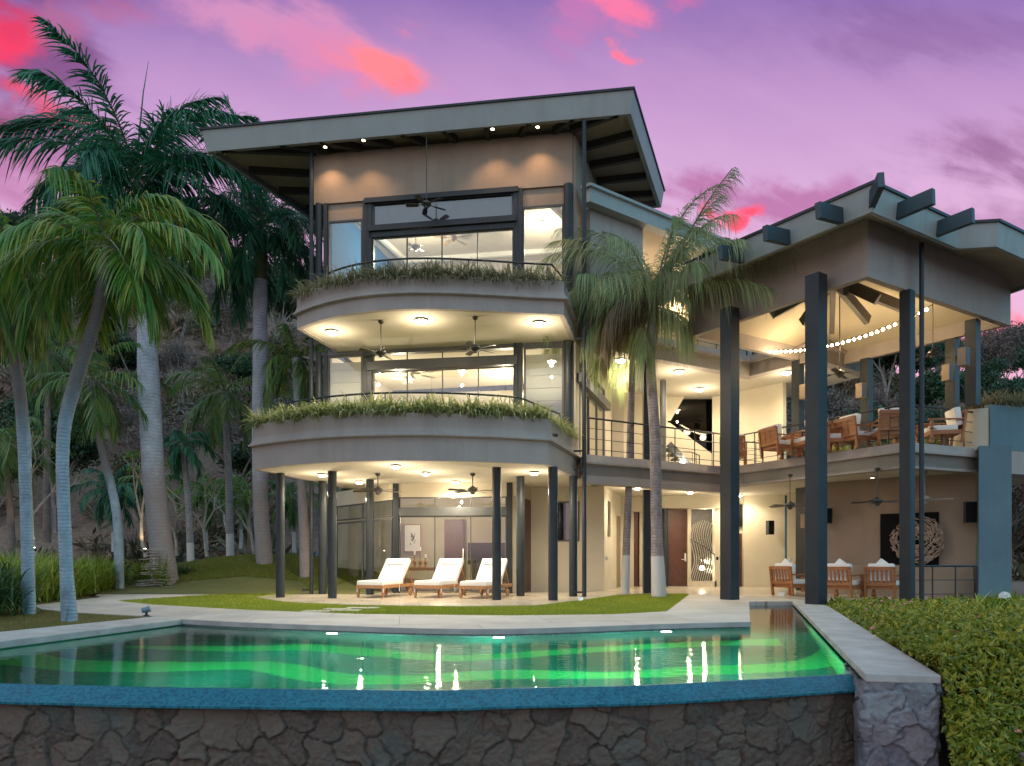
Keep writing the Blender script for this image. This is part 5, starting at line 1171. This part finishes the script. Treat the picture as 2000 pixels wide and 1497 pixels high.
# front right feathery palms
Y = 19.3; c = PT(1280,600,Y); qe = ((180,10,74,1.1,75),(180,-15,60,1.05,100),(0,12,60,1.1,58),(0,-25,72,1.0,80),(180,30,50,1.1,90),(0,-62,30,1.05,60),(0,-52,12,1.0,50),(0,-70,50,1.05,80),(0,10,30,1.15,58),(0,-8,12,1.12,45),(180,-8,40,1.0,120),(180,15,15,1.0,95),(0,25,78,1.0,60),(0,-20,-10,.7,60))
palm('feathery palm with the thicker trunk before the gallery', [PT(1287,1166,Y), PT(1283,1050,Y), PT(1281,950,Y), PT(1279,850,Y), PT(1273,760,Y), PT(1270,700,Y)], [.21,.16,.155,.15,.14,.125],
     spread(c, 19, 3.6, .85, .9, .009, .5, 88, 8, (50,110), 41, extra=qe), lf_queen, tk_paint, n=95,
     shaft=([PT(1270,703,Y), PT(1270,690,Y), PT(1272,665,Y), PT(1280,590,Y)], [.15,.19,.17,.08]), shaft_m=shaft_b, dead=[(c, R(200), R(20), 2.2, R(120), .8, 1.3, .012, .3), (c, R(165), R(-10), 2.0, R(80), .7, 1.3, .012, .3)], seed=41, keep=True, group='two feathery palms before the gallery')
Y = 20.4; c = PT(1238,632,Y)
palm('feathery palm with the slimmer trunk, left of the pair before the gallery', [PT(1221,1160,Y), PT(1224,1050,Y), PT(1229,930,Y), PT(1231,850,Y), PT(1234,760,Y), PT(1235,700,Y)], [.125,.105,.10,.10,.09,.08],
     spread(c, 18, 2.8, .85, 1.3, .011, .4, 80, -12, (70,130), 43, extra=((180,5,25,1.05,95),(180,-12,50,1.0,110))), lf_queen, tk_paint, n=90,
     shaft=([PT(1235,702,Y), PT(1236,685,Y), PT(1238,650,Y)], [.10,.115,.06]), shaft_m=shaft_b, seed=43, keep=True, group='two feathery palms before the gallery')

# ---- strap-leaved plants
def straps(P0, Lm, wd, el=(35,80), bend=(60,140), seed=0, k=6):
    rg = np.random.default_rng(seed); N = len(P0); az = rg.uniform(0,2*np.pi,N); e0 = np.radians(rg.uniform(*el,N)); bd = np.radians(rg.uniform(*bend,N)); L_ = Lm*rg.uniform(.6,1.15,N)
    t = np.linspace(0,1,k); e = e0[:,None]-bd[:,None]*t[None,:]**1.3; st = (L_/(k-1))[:,None]
    h = np.cumsum(np.concatenate([np.zeros((N,1)), np.cos(e[:,:-1])*st],1),1); z = np.cumsum(np.concatenate([np.zeros((N,1)), np.sin(e[:,:-1])*st],1),1)
    C = np.stack([P0[:,0:1]+h*np.cos(az)[:,None], P0[:,1:2]+h*np.sin(az)[:,None], P0[:,2:3]+z],-1)
    S = np.stack([-np.sin(az), np.cos(az), np.zeros(N)],1); W = wd*np.interp(t,[0,.3,.7,1],[.6,1,.7,.05])
    return ribbons(C, S, W)
def along(path, n, sd, d0, d1, z):
    rg = np.random.default_rng(sd); p = np.array([q[:2] for q in path]); d = np.r_[0,np.cumsum(np.linalg.norm(np.diff(p,axis=0),axis=1))]
    cl = rg.uniform(0,d[-1],n//22); s = np.clip(np.repeat(cl,22)+rg.normal(0,.05,22*len(cl)),0,d[-1]); 
    tx = np.gradient(p[:,0],d); ty = np.gradient(p[:,1],d); X = np.interp(s,d,p[:,0]); Y = np.interp(s,d,p[:,1]); a = np.interp(s,d,tx); b = np.interp(s,d,ty)
    o = np.repeat(rg.uniform(d0,d1,len(cl)),22)+rg.normal(0,.03,len(s)); return np.stack([X-b*o, Y+a*o, np.full(len(s), z)+rg.uniform(-.02,.06,len(s))],1)
lf_spider = Mleaf('spider_plant_leaf', (.14,.18,.06), (.32,.35,.13), (.52,.52,.26), .5)
lf_dryspider = Mleaf('dull_spider_plant_leaf', (.14,.14,.07), (.28,.26,.14), (.42,.38,.24), .6)
V, Q = straps(along(low_arc, 4600, 1, -.02, .5, 4.26), .60, .019, (25,88), (50,140), 1); tag(npmesh('planter_plants', V, Q, lf_spider), 'spiky pale green spider plants filling the lower balcony planter', 'plants', kind='stuff')
V, Q = straps(along([low_arc[-1], low_back], 900, 2, .05, .3, 4.24), .56, .012, (15,80), (60,150), 2); tag(npmesh('planter_plants', V, Q, lf_spider), 'spiky spider plants on the short right side of the lower balcony', 'plants', kind='stuff')
V, Q = straps(along(up_arc, 5200, 3, .0, .4, 7.72), .58, .013, (10,80), (60,150), 3); tag(npmesh('planter_plants', V, Q, lf_dryspider), 'brownish green spider plants spilling over the upper balcony', 'plants', kind='stuff')
V, Q = straps(along([P(1940,18.3)[:2], P(2080,19.0)[:2]], 2600, 4, .02, .8, 4.92), .62, .014, (20,85), (50,130), 4); tag(npmesh('planter_plants', V, Q, lf_dryspider), 'grassy plants on top of the planter at the right edge', 'plants', kind='stuff')
V, Q = straps(along([(8.9,22.2),(10.9,22.0),(12.4,20.0)], 1500, 5, -.15, .15, 4.15), .62, .014, (30,85), (50,120), 5); tag(npmesh('planter_plants', V, Q, lf_spider), 'pale strap leaved plants behind the pavilion deck chairs', 'plants', kind='stuff')

# long-leaved hedge at the left
lf_hedge = Mleaf('long_green_blade', (.08,.16,.015), (.20,.28,.025), (.38,.40,.05), .4)
def hedge_pts(poly, n, sd, zf):
    rg = np.random.default_rng(sd); a = np.array([p[:2] for p in poly]); lo_, hi_ = a.min(0), a.max(0)
    q = rg.uniform(lo_, hi_, (n*3,2)); q = q[inpoly(q[:,0],q[:,1],a.tolist())][:n]; return np.concatenate([q, zf(q[:,0],q[:,1])[:,None]],1)
hp1 = [A2(-60,1190), A2(60,1183), A2(70,1175), A2(150,1168), A2(185,1160), A2(240,1153), A2(275,1153), (-11.2,22.8), (-12.6,24.5), (-19,23)]
cl = hedge_pts(hp1, 330, 5, lambda x, y: x*0-.04); rg = np.random.default_rng(3)
P0 = np.repeat(cl, 46, 0)+rg.normal(0,.10,(len(cl)*46,3))*[1,1,.0]; P0[:,2] += rg.uniform(0,.45,len(P0))
V, Q = straps(P0, .95, .017, (35,88), (30,110), 6); tag(npmesh('blade_leaf_hedge', V, Q, lf_hedge), 'bright green hedge of long arching leaves behind the left path', 'hedge', kind='thing')
hp2 = [A2(-150,1235), A2(-20,1225), A2(30,1200), A2(45,1185), A2(-10,1178), (-14.5,15.5)]
cl = hedge_pts(hp2, 60, 6, lambda x, y: x*0-.04); P0 = np.repeat(cl, 60, 0)+rg.normal(0,.12,(len(cl)*60,3))*[1,1,.0]; P0[:,2] += rg.uniform(0,.6,len(P0))
V, Q = straps(P0, .62, .02, (10,88), (20,110), 7); tag(npmesh('garden_shrub', V, Q, Mleaf('dark_shrub_leaf', (.02,.06,.02), (.04,.10,.03), (.08,.13,.03), .4)), 'dark leafy shrub at the left edge beside the leftmost palm', 'shrub')
for k, (px, py, Y, n_, lb_) in enumerate(((352,1128,24.5,5,'small dark leafy clump right of the thick palm trunk'),(560,1098,29,6,'low fern like clump on the mound edge behind the leftmost columns'),(700,1118,26.5,7,'clump of dark leaves by the pale trunk behind the patio'))):
    c_ = np.array(P(px,Y,py+8)); P0 = c_[None,:]+np.random.default_rng(k).normal(0,.25,(n_*60,3))*[1,1,.12]
    V, Q = straps(P0, .8, .02, (20,85), (30,120), 50+k); tag(npmesh('leafy_clump', V, Q, Mleaf('dark_shrub_leaf2', (.02,.06,.02), (.04,.10,.03))), lb_, 'shrub')

# ---- lawns: blades
gmat = Mleaf('lawn_blade', (.17,.23,.012), (.30,.36,.02), (.42,.42,.05), .55, .3)
gmat2 = Mleaf('dry_lawn_blade', (.10,.11,.02), (.19,.17,.045), (.34,.27,.11), .6, .3)
def blades(poly, n, hgt, wd, sd, zf, mat, label, name='grass'):
    P0 = hedge_pts(poly, n, sd, zf); rg = np.random.default_rng(sd); N = len(P0); az = rg.uniform(0,6.283,N); ln = rg.normal(0,.5,(N,2))*hgt
    h = hgt*rg.uniform(.5,1.25,N); s = np.stack([np.cos(az),np.sin(az),np.zeros(N)],1)*wd
    V = np.stack([P0-s, P0+s, P0+np.stack([ln[:,0],ln[:,1],h],1)],1).reshape(-1,3)
    return tag(npmesh(name, V, np.arange(len(V)).reshape(-1,3), mat), label, 'grass', kind='stuff')
island = isl_bot+isl_top[1:]+[A2(590,1157), A2(560,1165), A2(498,1167)]+patio_edge[1:]+island_top_right
z0f = lambda x, y: x*0-.05
blades(island, 150000, .065, .008, 1, z0f, gmat, 'bright green lawn strip between patio and poolside path')
blades([A2(-80,1240), A2(-30,1232), A2(144,1221), A2(308,1206), A2(128,1196.5), A2(70,1189), A2(-60,1195)], 60000, .05, .007, 2, lambda x, y: x*0-.045, gmat2, 'dry patchy grass under the two leftmost palms')
lawn2 = [A2(590,1152), A2(480,1151), A2(335,1152.5), (-11.3,23.5), (-13,28), (-9,30.0), (-5.2,29.5), (-4.5,26), (-6.2,22)]
grid_obj('lawn_mound', -14, -4.0, 20.5, 30.2, 60, 60, lambda X, Y: terrain(X, Y)+.005-.05*0, lawn_m)
blades(lawn2, 170000, .085, .010, 3, lambda x, y: terrain(x, y)-.01, Mleaf('mound_grass_blade', (.10,.15,.015), (.18,.22,.03), (.26,.25,.06), .6, .3), 'darker green grass on the mound behind the path')

# ---- background trees
def leaf_cloud(blobs, n, size, sd, flat=.5):
    rg = np.random.default_rng(sd); w_ = np.array([b[3]**2 for b in blobs]); idx = rg.choice(len(blobs), n, p=w_/w_.sum())
    c = np.array([b[:3] for b in blobs])[idx]; r = np.array([b[3] for b in blobs])[idx]
    d = rg.normal(0,1,(n,3)); d /= np.linalg.norm(d,axis=1)[:,None]; rad = r*rg.uniform(.45,1.08,n)
    p = c+d*rad[:,None]*[1,1,.72]
    a = rg.normal(0,1,(n,3)); a /= np.linalg.norm(a,axis=1)[:,None]; b = np.cross(a, d+rg.normal(0,.5,(n,3))); b /= np.linalg.norm(b,axis=1)[:,None]+1e-6
    s = size*rg.uniform(.6,1.3,n)[:,None]
    V = np.stack([p-a*s, p+b*s*.45, p+a*s, p-b*s*.45],1).reshape(-1,3); return V, np.arange(4*n).reshape(-1,4)
def branches(mb, p, d, L_, r, depth, rg, spread_=.55, up=.1, tips=None):
    q = p+d*L_; mb.tube([p, p+d*L_*.5+Vector((rg.uniform(-1,1),rg.uniform(-1,1),0))*L_*.05, q], [r, r*.82, r*.62], 5 if depth > 2 else 4, cap=False)
    if tips is not None: tips.append((q, depth))
    if depth == 0: return
    for i in range(rg.choice((2,3)) if depth > 1 else 3):
        nd_ = (d+Vector((rg.uniform(-1,1),rg.uniform(-1,1),rg.uniform(-.5,.9)))*spread_*1.25+Vector((0,0,up))).normalized()
        branches(mb, q, nd_, L_*rg.uniform(.62,.85), r*.6, depth-1, rg, spread_, up, tips)
lf_tree = [Mleaf('dark_tree_leaf', (.010,.035,.018), (.03,.075,.03), (.06,.12,.04)), Mleaf('olive_tree_leaf', (.03,.045,.018), (.07,.08,.03), (.13,.115,.05)), Mleaf('dry_twig_leaf', (.10,.075,.065), (.17,.13,.115), (.25,.19,.16), .8, .1)]
barkm = M('grey_brown_bark', (.30,.25,.23), (.19,.15,.13), .9, 5, 20, .4, .02)
def make_tree(kind, sd):
    rg = random.Random(sd); t = empty('background_tree', (0,0,0)); m = MB(); tips = []
    branches(m, Vector((0,0,-.5)), Vector((rg.uniform(-.15,.15),0,1)).normalized(), 2.0, .16, 4 if kind < 2 else 5, rg, .5, .12, tips); m.build('trunk', barkm, t, wp=False)
    bl = [(q.x,q.y,q.z, rg.uniform(.55,1.15)) for q, dpt in tips if dpt <= 1]
    rg.shuffle(bl); bl = bl[:46]
    V, Q = leaf_cloud(bl, (9000,8000,6500)[kind], (.13,.12,.085)[kind], sd); npmesh('crown', V, Q, lf_tree[kind], t, wp=False); return t
protos = [(make_tree(k, 60+i), [False], k) for i, k in enumerate((0,0,1,2,2))]
rg = random.Random(77); spots = []
desc = {0:'dark green leafy tree', 1:'olive brown bushy tree', 2:'bare twiggy grey brown tree'}
rows = [(36,0),(40,1),(45,2),(51,3),(58,4),(67,5),(76,6),(83,7)]
tn = 0
for Yr, ri in rows:
    step = 2.5+ri*.45; x = -.80*Yr-2
    while x < .80*Yr+4:
        xx = x+rg.uniform(-.9,.9); yy = Yr+rg.uniform(-2,2); x += step
        pxs = 1000+xx/yy*F
        if 620 < pxs < 1430 and ri < 7: continue
        if pxs < 620 and ri == 0: continue
        k_ = rg.choices([0,1,2],[.24,.34,.42])[0] if pxs < 640 else rg.choices([0,1,2],[.42,.2,.38])[0]
        if pxs < 130: k_ = rg.choice((0,0,1))
        spots.append((xx, yy, k_, ri, pxs))
order = {0:'lowest row', 1:'second row', 2:'third row', 3:'middle', 4:'upper middle', 5:'upper part', 6:'top', 7:'ridge line'}
ords = 'first second third fourth fifth sixth seventh eighth ninth tenth eleventh twelfth thirteenth fourteenth fifteenth sixteenth seventeenth eighteenth nineteenth'.split()
spots.sort(key=lambda q: q[4]); cnt = {}
for i, (x, y, k_, ri, pxs) in enumerate(spots):
    pr, us, _ = rg.choice([q for q in protos if q[2] == k_])
    wh = 'left of the palms' if pxs < 130 else 'behind the palm trunks' if pxs < 330 else 'just left of the tower' if pxs < 620 else 'behind the villa' if pxs < 1430 else 'behind the pavilion deck' if pxs < 1850 else 'beyond the teal pillar'
    lv = 'low' if ri < 3 else 'halfway up' if ri < 5 else 'high up'
    key = (k_, wh, lv); cnt[key] = cnt.get(key, -1)+1
    z = float(terrain(x, y))-.3
    s_ = rg.uniform(.75,1.2)*(1+.03*ri) if pxs < 640 else rg.uniform(.9,1.35)
    if pxs > 1430: z = min(z, 1+(HZ-(735 if pxs < 1850 else 700))*y/F-4.2*s_) if ri < 3 else z
    place(pr, us, (x, y, z), rg.uniform(0,6.28), f'{ords[cnt[key]]} {desc[k_]} from the left, {lv} {wh}', f'{desc[k_]}s on the hillside', 'tree', s_)
brush_m, t_, b_ = newmat('dry_brush'); g_ = nd(t_, 'ShaderNodeNewGeometry'); pn = noise(t_, .22, 4, .6)
t_.links.new(ramp(t_, mth(t_,'ADD',mth(t_,'MULTIPLY',g_.outputs['Random Per Island'],.3), mth(t_,'MULTIPLY_ADD',pn,1.5,-.45)), [(.12,(.04,.085,.035)), (.34,(.11,.10,.05)), (.58,(.24,.17,.115)), (.9,(.44,.30,.22))]), b_.inputs['Base Color']); b_.inputs['Roughness'].default_value = .9
# brush cover on the slope
rgn = np.random.default_rng(5); nb_ = 9500; bx = rgn.uniform(-62,60,nb_); by = 34+52*rgn.uniform(0,1,nb_)**1.15; keep = (np.abs(bx)/by < .80) & ((bx/by < -.25) | (bx/by > .28)) & (fbm(bx/4, by/4, 3, 8)+rgn.normal(0,.05,nb_) > np.where(by<50,.47,.36)); bx, by = bx[keep], by[keep]
k_ = 64; m_ = len(bx); rad = rgn.uniform(.3,1.0,m_)*np.where(rgn.random(m_)<.3,1.9,1.); d = rgn.normal(0,1,(m_,k_,3)); d[:,:,2] = np.abs(d[:,:,2]); d /= np.linalg.norm(d,axis=2)[:,:,None]
c_ = np.stack([bx,by,terrain(bx,by)-.1],1); p = (c_[:,None,:]+d*rad[:,None,None]*rgn.uniform(.25,1,(m_,k_))[:,:,None]).reshape(-1,3); d = d.reshape(-1,3)
a = d+rgn.normal(0,.45,d.shape); a /= np.linalg.norm(a,axis=1)[:,None]; b = np.cross(a, rgn.normal(0,1,a.shape)); b /= np.linalg.norm(b,axis=1)[:,None]
s = np.repeat(rad,k_)[:,None]*rgn.uniform(.14,.36,len(p))[:,None]; V = np.stack([p-a*s, p+b*s*.20, p+a*s, p-b*s*.20],1).reshape(-1,3)
tag(npmesh('hillside_brush', V, np.arange(len(V)).reshape(-1,4), brush_m), 'dry brown brush covering the hillside', 'brush', kind='stuff')
# small bare trees with pale trunks at the foot of the slope, two of them lit from the ground
palebark = M('pale_smooth_bark', (.42,.37,.30), (.30,.26,.21), .8, 5, 20, .3, .01)
for k, (px, py, Y, h, lit, lb_) in enumerate(((72,1072,27,1.6,True,'small pale tree lit from below behind the leftmost palm'),(285,1074,28,1.5,True,'small forked tree lit from below beside the thick palm trunk'),
     (404,1074,30,1.2,False,'small unlit pale tree at the far side of the driveway'),(345,1072,30,1.1,False,'small leaning pale tree right of the thick palm trunk'),(497,1080,30.5,1.1,False,'low pale branching tree beside the second royal palm'),(448,1072,31,1.2,False,'small bare pale tree behind the thin straight palm'))):
    p = Vector(P(px,Y,py)); t = empty('small_tree', p); tag(t, lb_, 'tree', 'small pale trees along the driveway'); m = MB(); tips = []; rg_ = random.Random(90+k)
    branches(m, p-Vector((0,0,.3)), Vector((-.12,0,1)).normalized(), h, .085, 3, rg_, .75, .05, tips); m.build('trunk', palebark, t)
    bl = [(q.x,q.y,q.z,.22) for q, dd in tips if dd <= 0]; V, Q = leaf_cloud(bl, 260, .07, k); npmesh('crown', V, Q, lf_coco, t)
    if lit:
        g = empty('garden_uplight', (p.x+.2, p.y-.45, p.z)); tag(g, 'ground spotlight aimed at the '+('pale tree behind the leftmost palm' if k == 0 else 'forked tree by the thick palm trunk'), 'garden light', 'ground spotlights')
        MB().lathe((p.x+.2,p.y-.45,p.z-.1), [(.06,0),(.07,.12),(.05,.13)], 12).build('housing', steel, g); MB().lathe((p.x+.2,p.y-.45,p.z+.031), [(.045,0),(.01,.012)], 12).build('lens', lamp_e, g)
        l = lamp('SPOT', (p.x+.2,p.y-.45,p.z+.08), 60, (1,.75,.42), .03, spot=R(75), blend=.6); l.rotation_euler = Vector((-.25,.45,1.1)).to_track_quat('-Z','Y').to_euler()

# ---- flowering hedge on the right bank
def bank_h(x, y):
    e = (x-(c1[0]+.62+(y-c1[1])*.335))          # distance from the coping
    z = .06+.16*fbm(x*1.3, y*1.3, 3, 61)+.24*fbm(x*4.2, y*4.2, 3, 62)-.06-.14*np.clip((y-8)/5,0,1)+.06*np.clip((e-2.5)/2,0,1)
    z = z-.16*np.clip(1-e/.35,0,1)
    z = z-np.clip((6.15+.25*fbm(x*2,y*0,2,63)-y),0,9)**.85*1.5
    return z
rgn = np.random.default_rng(9)
def bank_pts(n, y0, y1, pw=1.0):
    y = y0+(y1-y0)*rgn.uniform(0,1,n)**pw; x0 = c1[0]+.66+(y-c1[1])*.335; x = x0+rgn.uniform(0,1,n)*(np.minimum(y*.80,13.5)-x0).clip(.2,99); return x, y
x1, y1 = bank_pts(72000, 4.9, 9.5, 1.1); x2, y2 = bank_pts(34000, 9, 16.2, 1.0); x = np.r_[x1,x2]; y = np.r_[y1,y2]
z = bank_h(x, y); dz_dy = (bank_h(x, y+.05)-z)/.05; dz_dx = (bank_h(x+.05, y)-z)/.05
nrm_ = np.stack([-dz_dx,-dz_dy,np.ones(len(x))],1); nrm_ /= np.linalg.norm(nrm_,axis=1)[:,None]
N = len(x); p = np.stack([x,y,z],1)+nrm_*(.07-.30*rgn.uniform(0,1,N)**1.7)[:,None]
a = rgn.normal(0,1,(N,3))+nrm_*.5; a /= np.linalg.norm(a,axis=1)[:,None]; b = np.cross(a, nrm_+rgn.normal(0,.55,(N,3))); b /= np.linalg.norm(b,axis=1)[:,None]
s = (rgn.uniform(.4,1.35,N)*np.interp(y,[5,9,16],[.042,.046,.062]))[:,None]; dr = np.cross(a,b)*.25
V = np.stack([p-a*s, p-a*s*.1+b*s*.46+dr*s, p+a*s, p-a*s*.1-b*s*.46+dr*s],1).reshape(-1,3)
ns = 420; sx_, sy_ = bank_pts(ns, 5.6, 14.5, 1.2); sh = rgn.uniform(.08,.26,ns); lean = rgn.normal(0,.25,(ns,2)); kk = 16
tt = np.tile(np.linspace(.1,1,kk), ns); ii = np.repeat(np.arange(ns), kk)
ps_ = np.stack([sx_[ii]+lean[ii,0]*sh[ii]*tt, sy_[ii]+lean[ii,1]*sh[ii]*tt, bank_h(sx_,sy_)[ii]+sh[ii]*tt],1); as_ = rgn.normal(0,1,(len(ii),3)); as_[:,2] = np.abs(as_[:,2])*.5+.2; as_ /= np.linalg.norm(as_,axis=1)[:,None]
bs_ = np.cross(as_, rgn.normal(0,1,as_.shape)); bs_ /= np.linalg.norm(bs_,axis=1)[:,None]; ss_ = (rgn.uniform(.022,.042,len(ii)))[:,None]; cs_ = ps_+as_*ss_
V = np.concatenate([V, np.stack([cs_-as_*ss_, cs_+bs_*ss_*.42, cs_+as_*ss_, cs_-bs_*ss_*.42],1).reshape(-1,3)]); N = len(V)//4
hed = empty('flowering_hedge', (5.5,8,-.5)); tag(hed, 'low yellow green hedge with small pink flowers along the right pool coping', 'hedge')
lf_bank = Mleaf('yellow_green_hedge_leaf', (.04,.10,.012), (.20,.24,.02), (.46,.40,.05), .45)
npmesh('foliage', V, np.arange(4*N).reshape(-1,4), lf_bank, hed)
# twiggy dark body below the leaves
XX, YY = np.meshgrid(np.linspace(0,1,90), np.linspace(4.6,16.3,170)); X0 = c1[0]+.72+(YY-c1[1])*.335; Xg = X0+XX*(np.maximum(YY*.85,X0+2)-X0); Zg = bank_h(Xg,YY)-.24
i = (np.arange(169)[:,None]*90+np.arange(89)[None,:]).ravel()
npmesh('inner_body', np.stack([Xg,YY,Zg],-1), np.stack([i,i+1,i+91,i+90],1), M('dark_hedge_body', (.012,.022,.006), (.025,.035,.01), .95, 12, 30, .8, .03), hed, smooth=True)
pink = M('pink_petal', (.62,.22,.20), (.70,.36,.30), .6); wht = M('white_petal', (.75,.76,.74), (.68,.7,.66), .6)
def blossom(c_, r, n_, mat, parent, name='flower', sd=0, pl=.6):
    rg2 = np.random.default_rng(sd); d = rg2.normal(0,1,(n_,3)); d[:,2] = np.abs(d[:,2])*.8+.1; d /= np.linalg.norm(d,axis=1)[:,None]
    p = np.array(c_)+d*r*.55; tt_ = np.cross(d, rg2.normal(0,1,(n_,3))); tt_ /= np.linalg.norm(tt_,axis=1)[:,None]; b_ = np.cross(d,tt_); s = r*pl
    V = np.stack([p-tt_*s*.3, p+b_*s*.5+d*s*.3, p+tt_*s*.6+d*s*.2, p-b_*s*.5+d*s*.3],1).reshape(-1,3); return npmesh(name, V, np.arange(4*n_).reshape(-1,4), mat, parent)
rr_ = random.Random(21)
for k, (px, py) in enumerate([(1700,1180),(1712,1187),(1722,1176),(1738,1170),(1748,1186),(1692,1192),(1768,1181),(1716,1208),(1722,1227),(1705,1229),(1752,1195),(1804,1229),(1910,1228),(1962,1250),(1930,1300),(1989,1430),(1866,1290),(1690,1204),(1780,1176),(1945,1200)]):
    Yf = np.interp(py,[1165,1185,1230,1300,1430],[14.5,13,9.5,7.2,5.7]); p = P(px,Yf,py); zz = float(bank_h(np.array(p[0]),np.array(Yf)))+.09
    Yf = Yf if zz < p[2]+.5 else Yf; blossom((p[0],Yf,max(zz,p[2])), .05 if Yf > 9 else .03, 22, pink, hed, sd=k)
# white flowering lily head and broad leafed plant at the back of the bed
Y = 12.2; p = Vector(P(1962,Y,1163)); t = empty('white_flower_plant', (p.x,p.y,-.2)); tag(t, 'tall plant with a round white flower head at the right edge before the teal pillar', 'flowering plant')
MB().tube([(p.x+.1,p.y+.1,-.2),(p.x+.05,p.y+.05,.1),p], .010, 6).build('stem', shaft_g, t); blossom(tuple(p-Vector((0,0,.03))), .13, 110, wht, t, 'flower_head', 3, .45)
P0 = np.array([p.x+.3,p.y+.3,-.1])[None,:]+np.random.default_rng(1).normal(0,.35,(420,3))*[1,1,.25]; V, Q = straps(P0, .55, .022, (20,85), (20,120), 70); npmesh('leaves', V, Q, lf_hedge, t)
Y = 13.6; p = Vector(P(1850,Y,1190)); t = empty('broad_leaf_plant', (p.x,p.y,-.2)); tag(t, 'young plant with hanging broad leaves in the bed before the terrace railing', 'plant')
m = MB(); rr_ = random.Random(5)
for k in range(11):
    an = k*2.4; d = Vector((math.cos(an),math.sin(an),0)); a0 = p+Vector((0,0,.12)); l_ = rr_.uniform(.12,.3); q1 = a0+d*l_+Vector((0,0,.06)); q2 = q1+d*.07+Vector((0,0,-.16)); q3 = q2+Vector((0,0,-.12)); sd_ = Vector((-d.y,d.x,0))*.045
    m.add([a0, q1-sd_, q1+sd_, q2-sd_*1.2, q2+sd_*1.2, q3], [(0,1,2),(1,3,4,2),(3,5,4)])
m.build('leaves', lf_hedge, t); MB().tube([(p.x,p.y,-.3),p+Vector((0,0,.12))], .012, 6).build('stem', shaft_g, t)
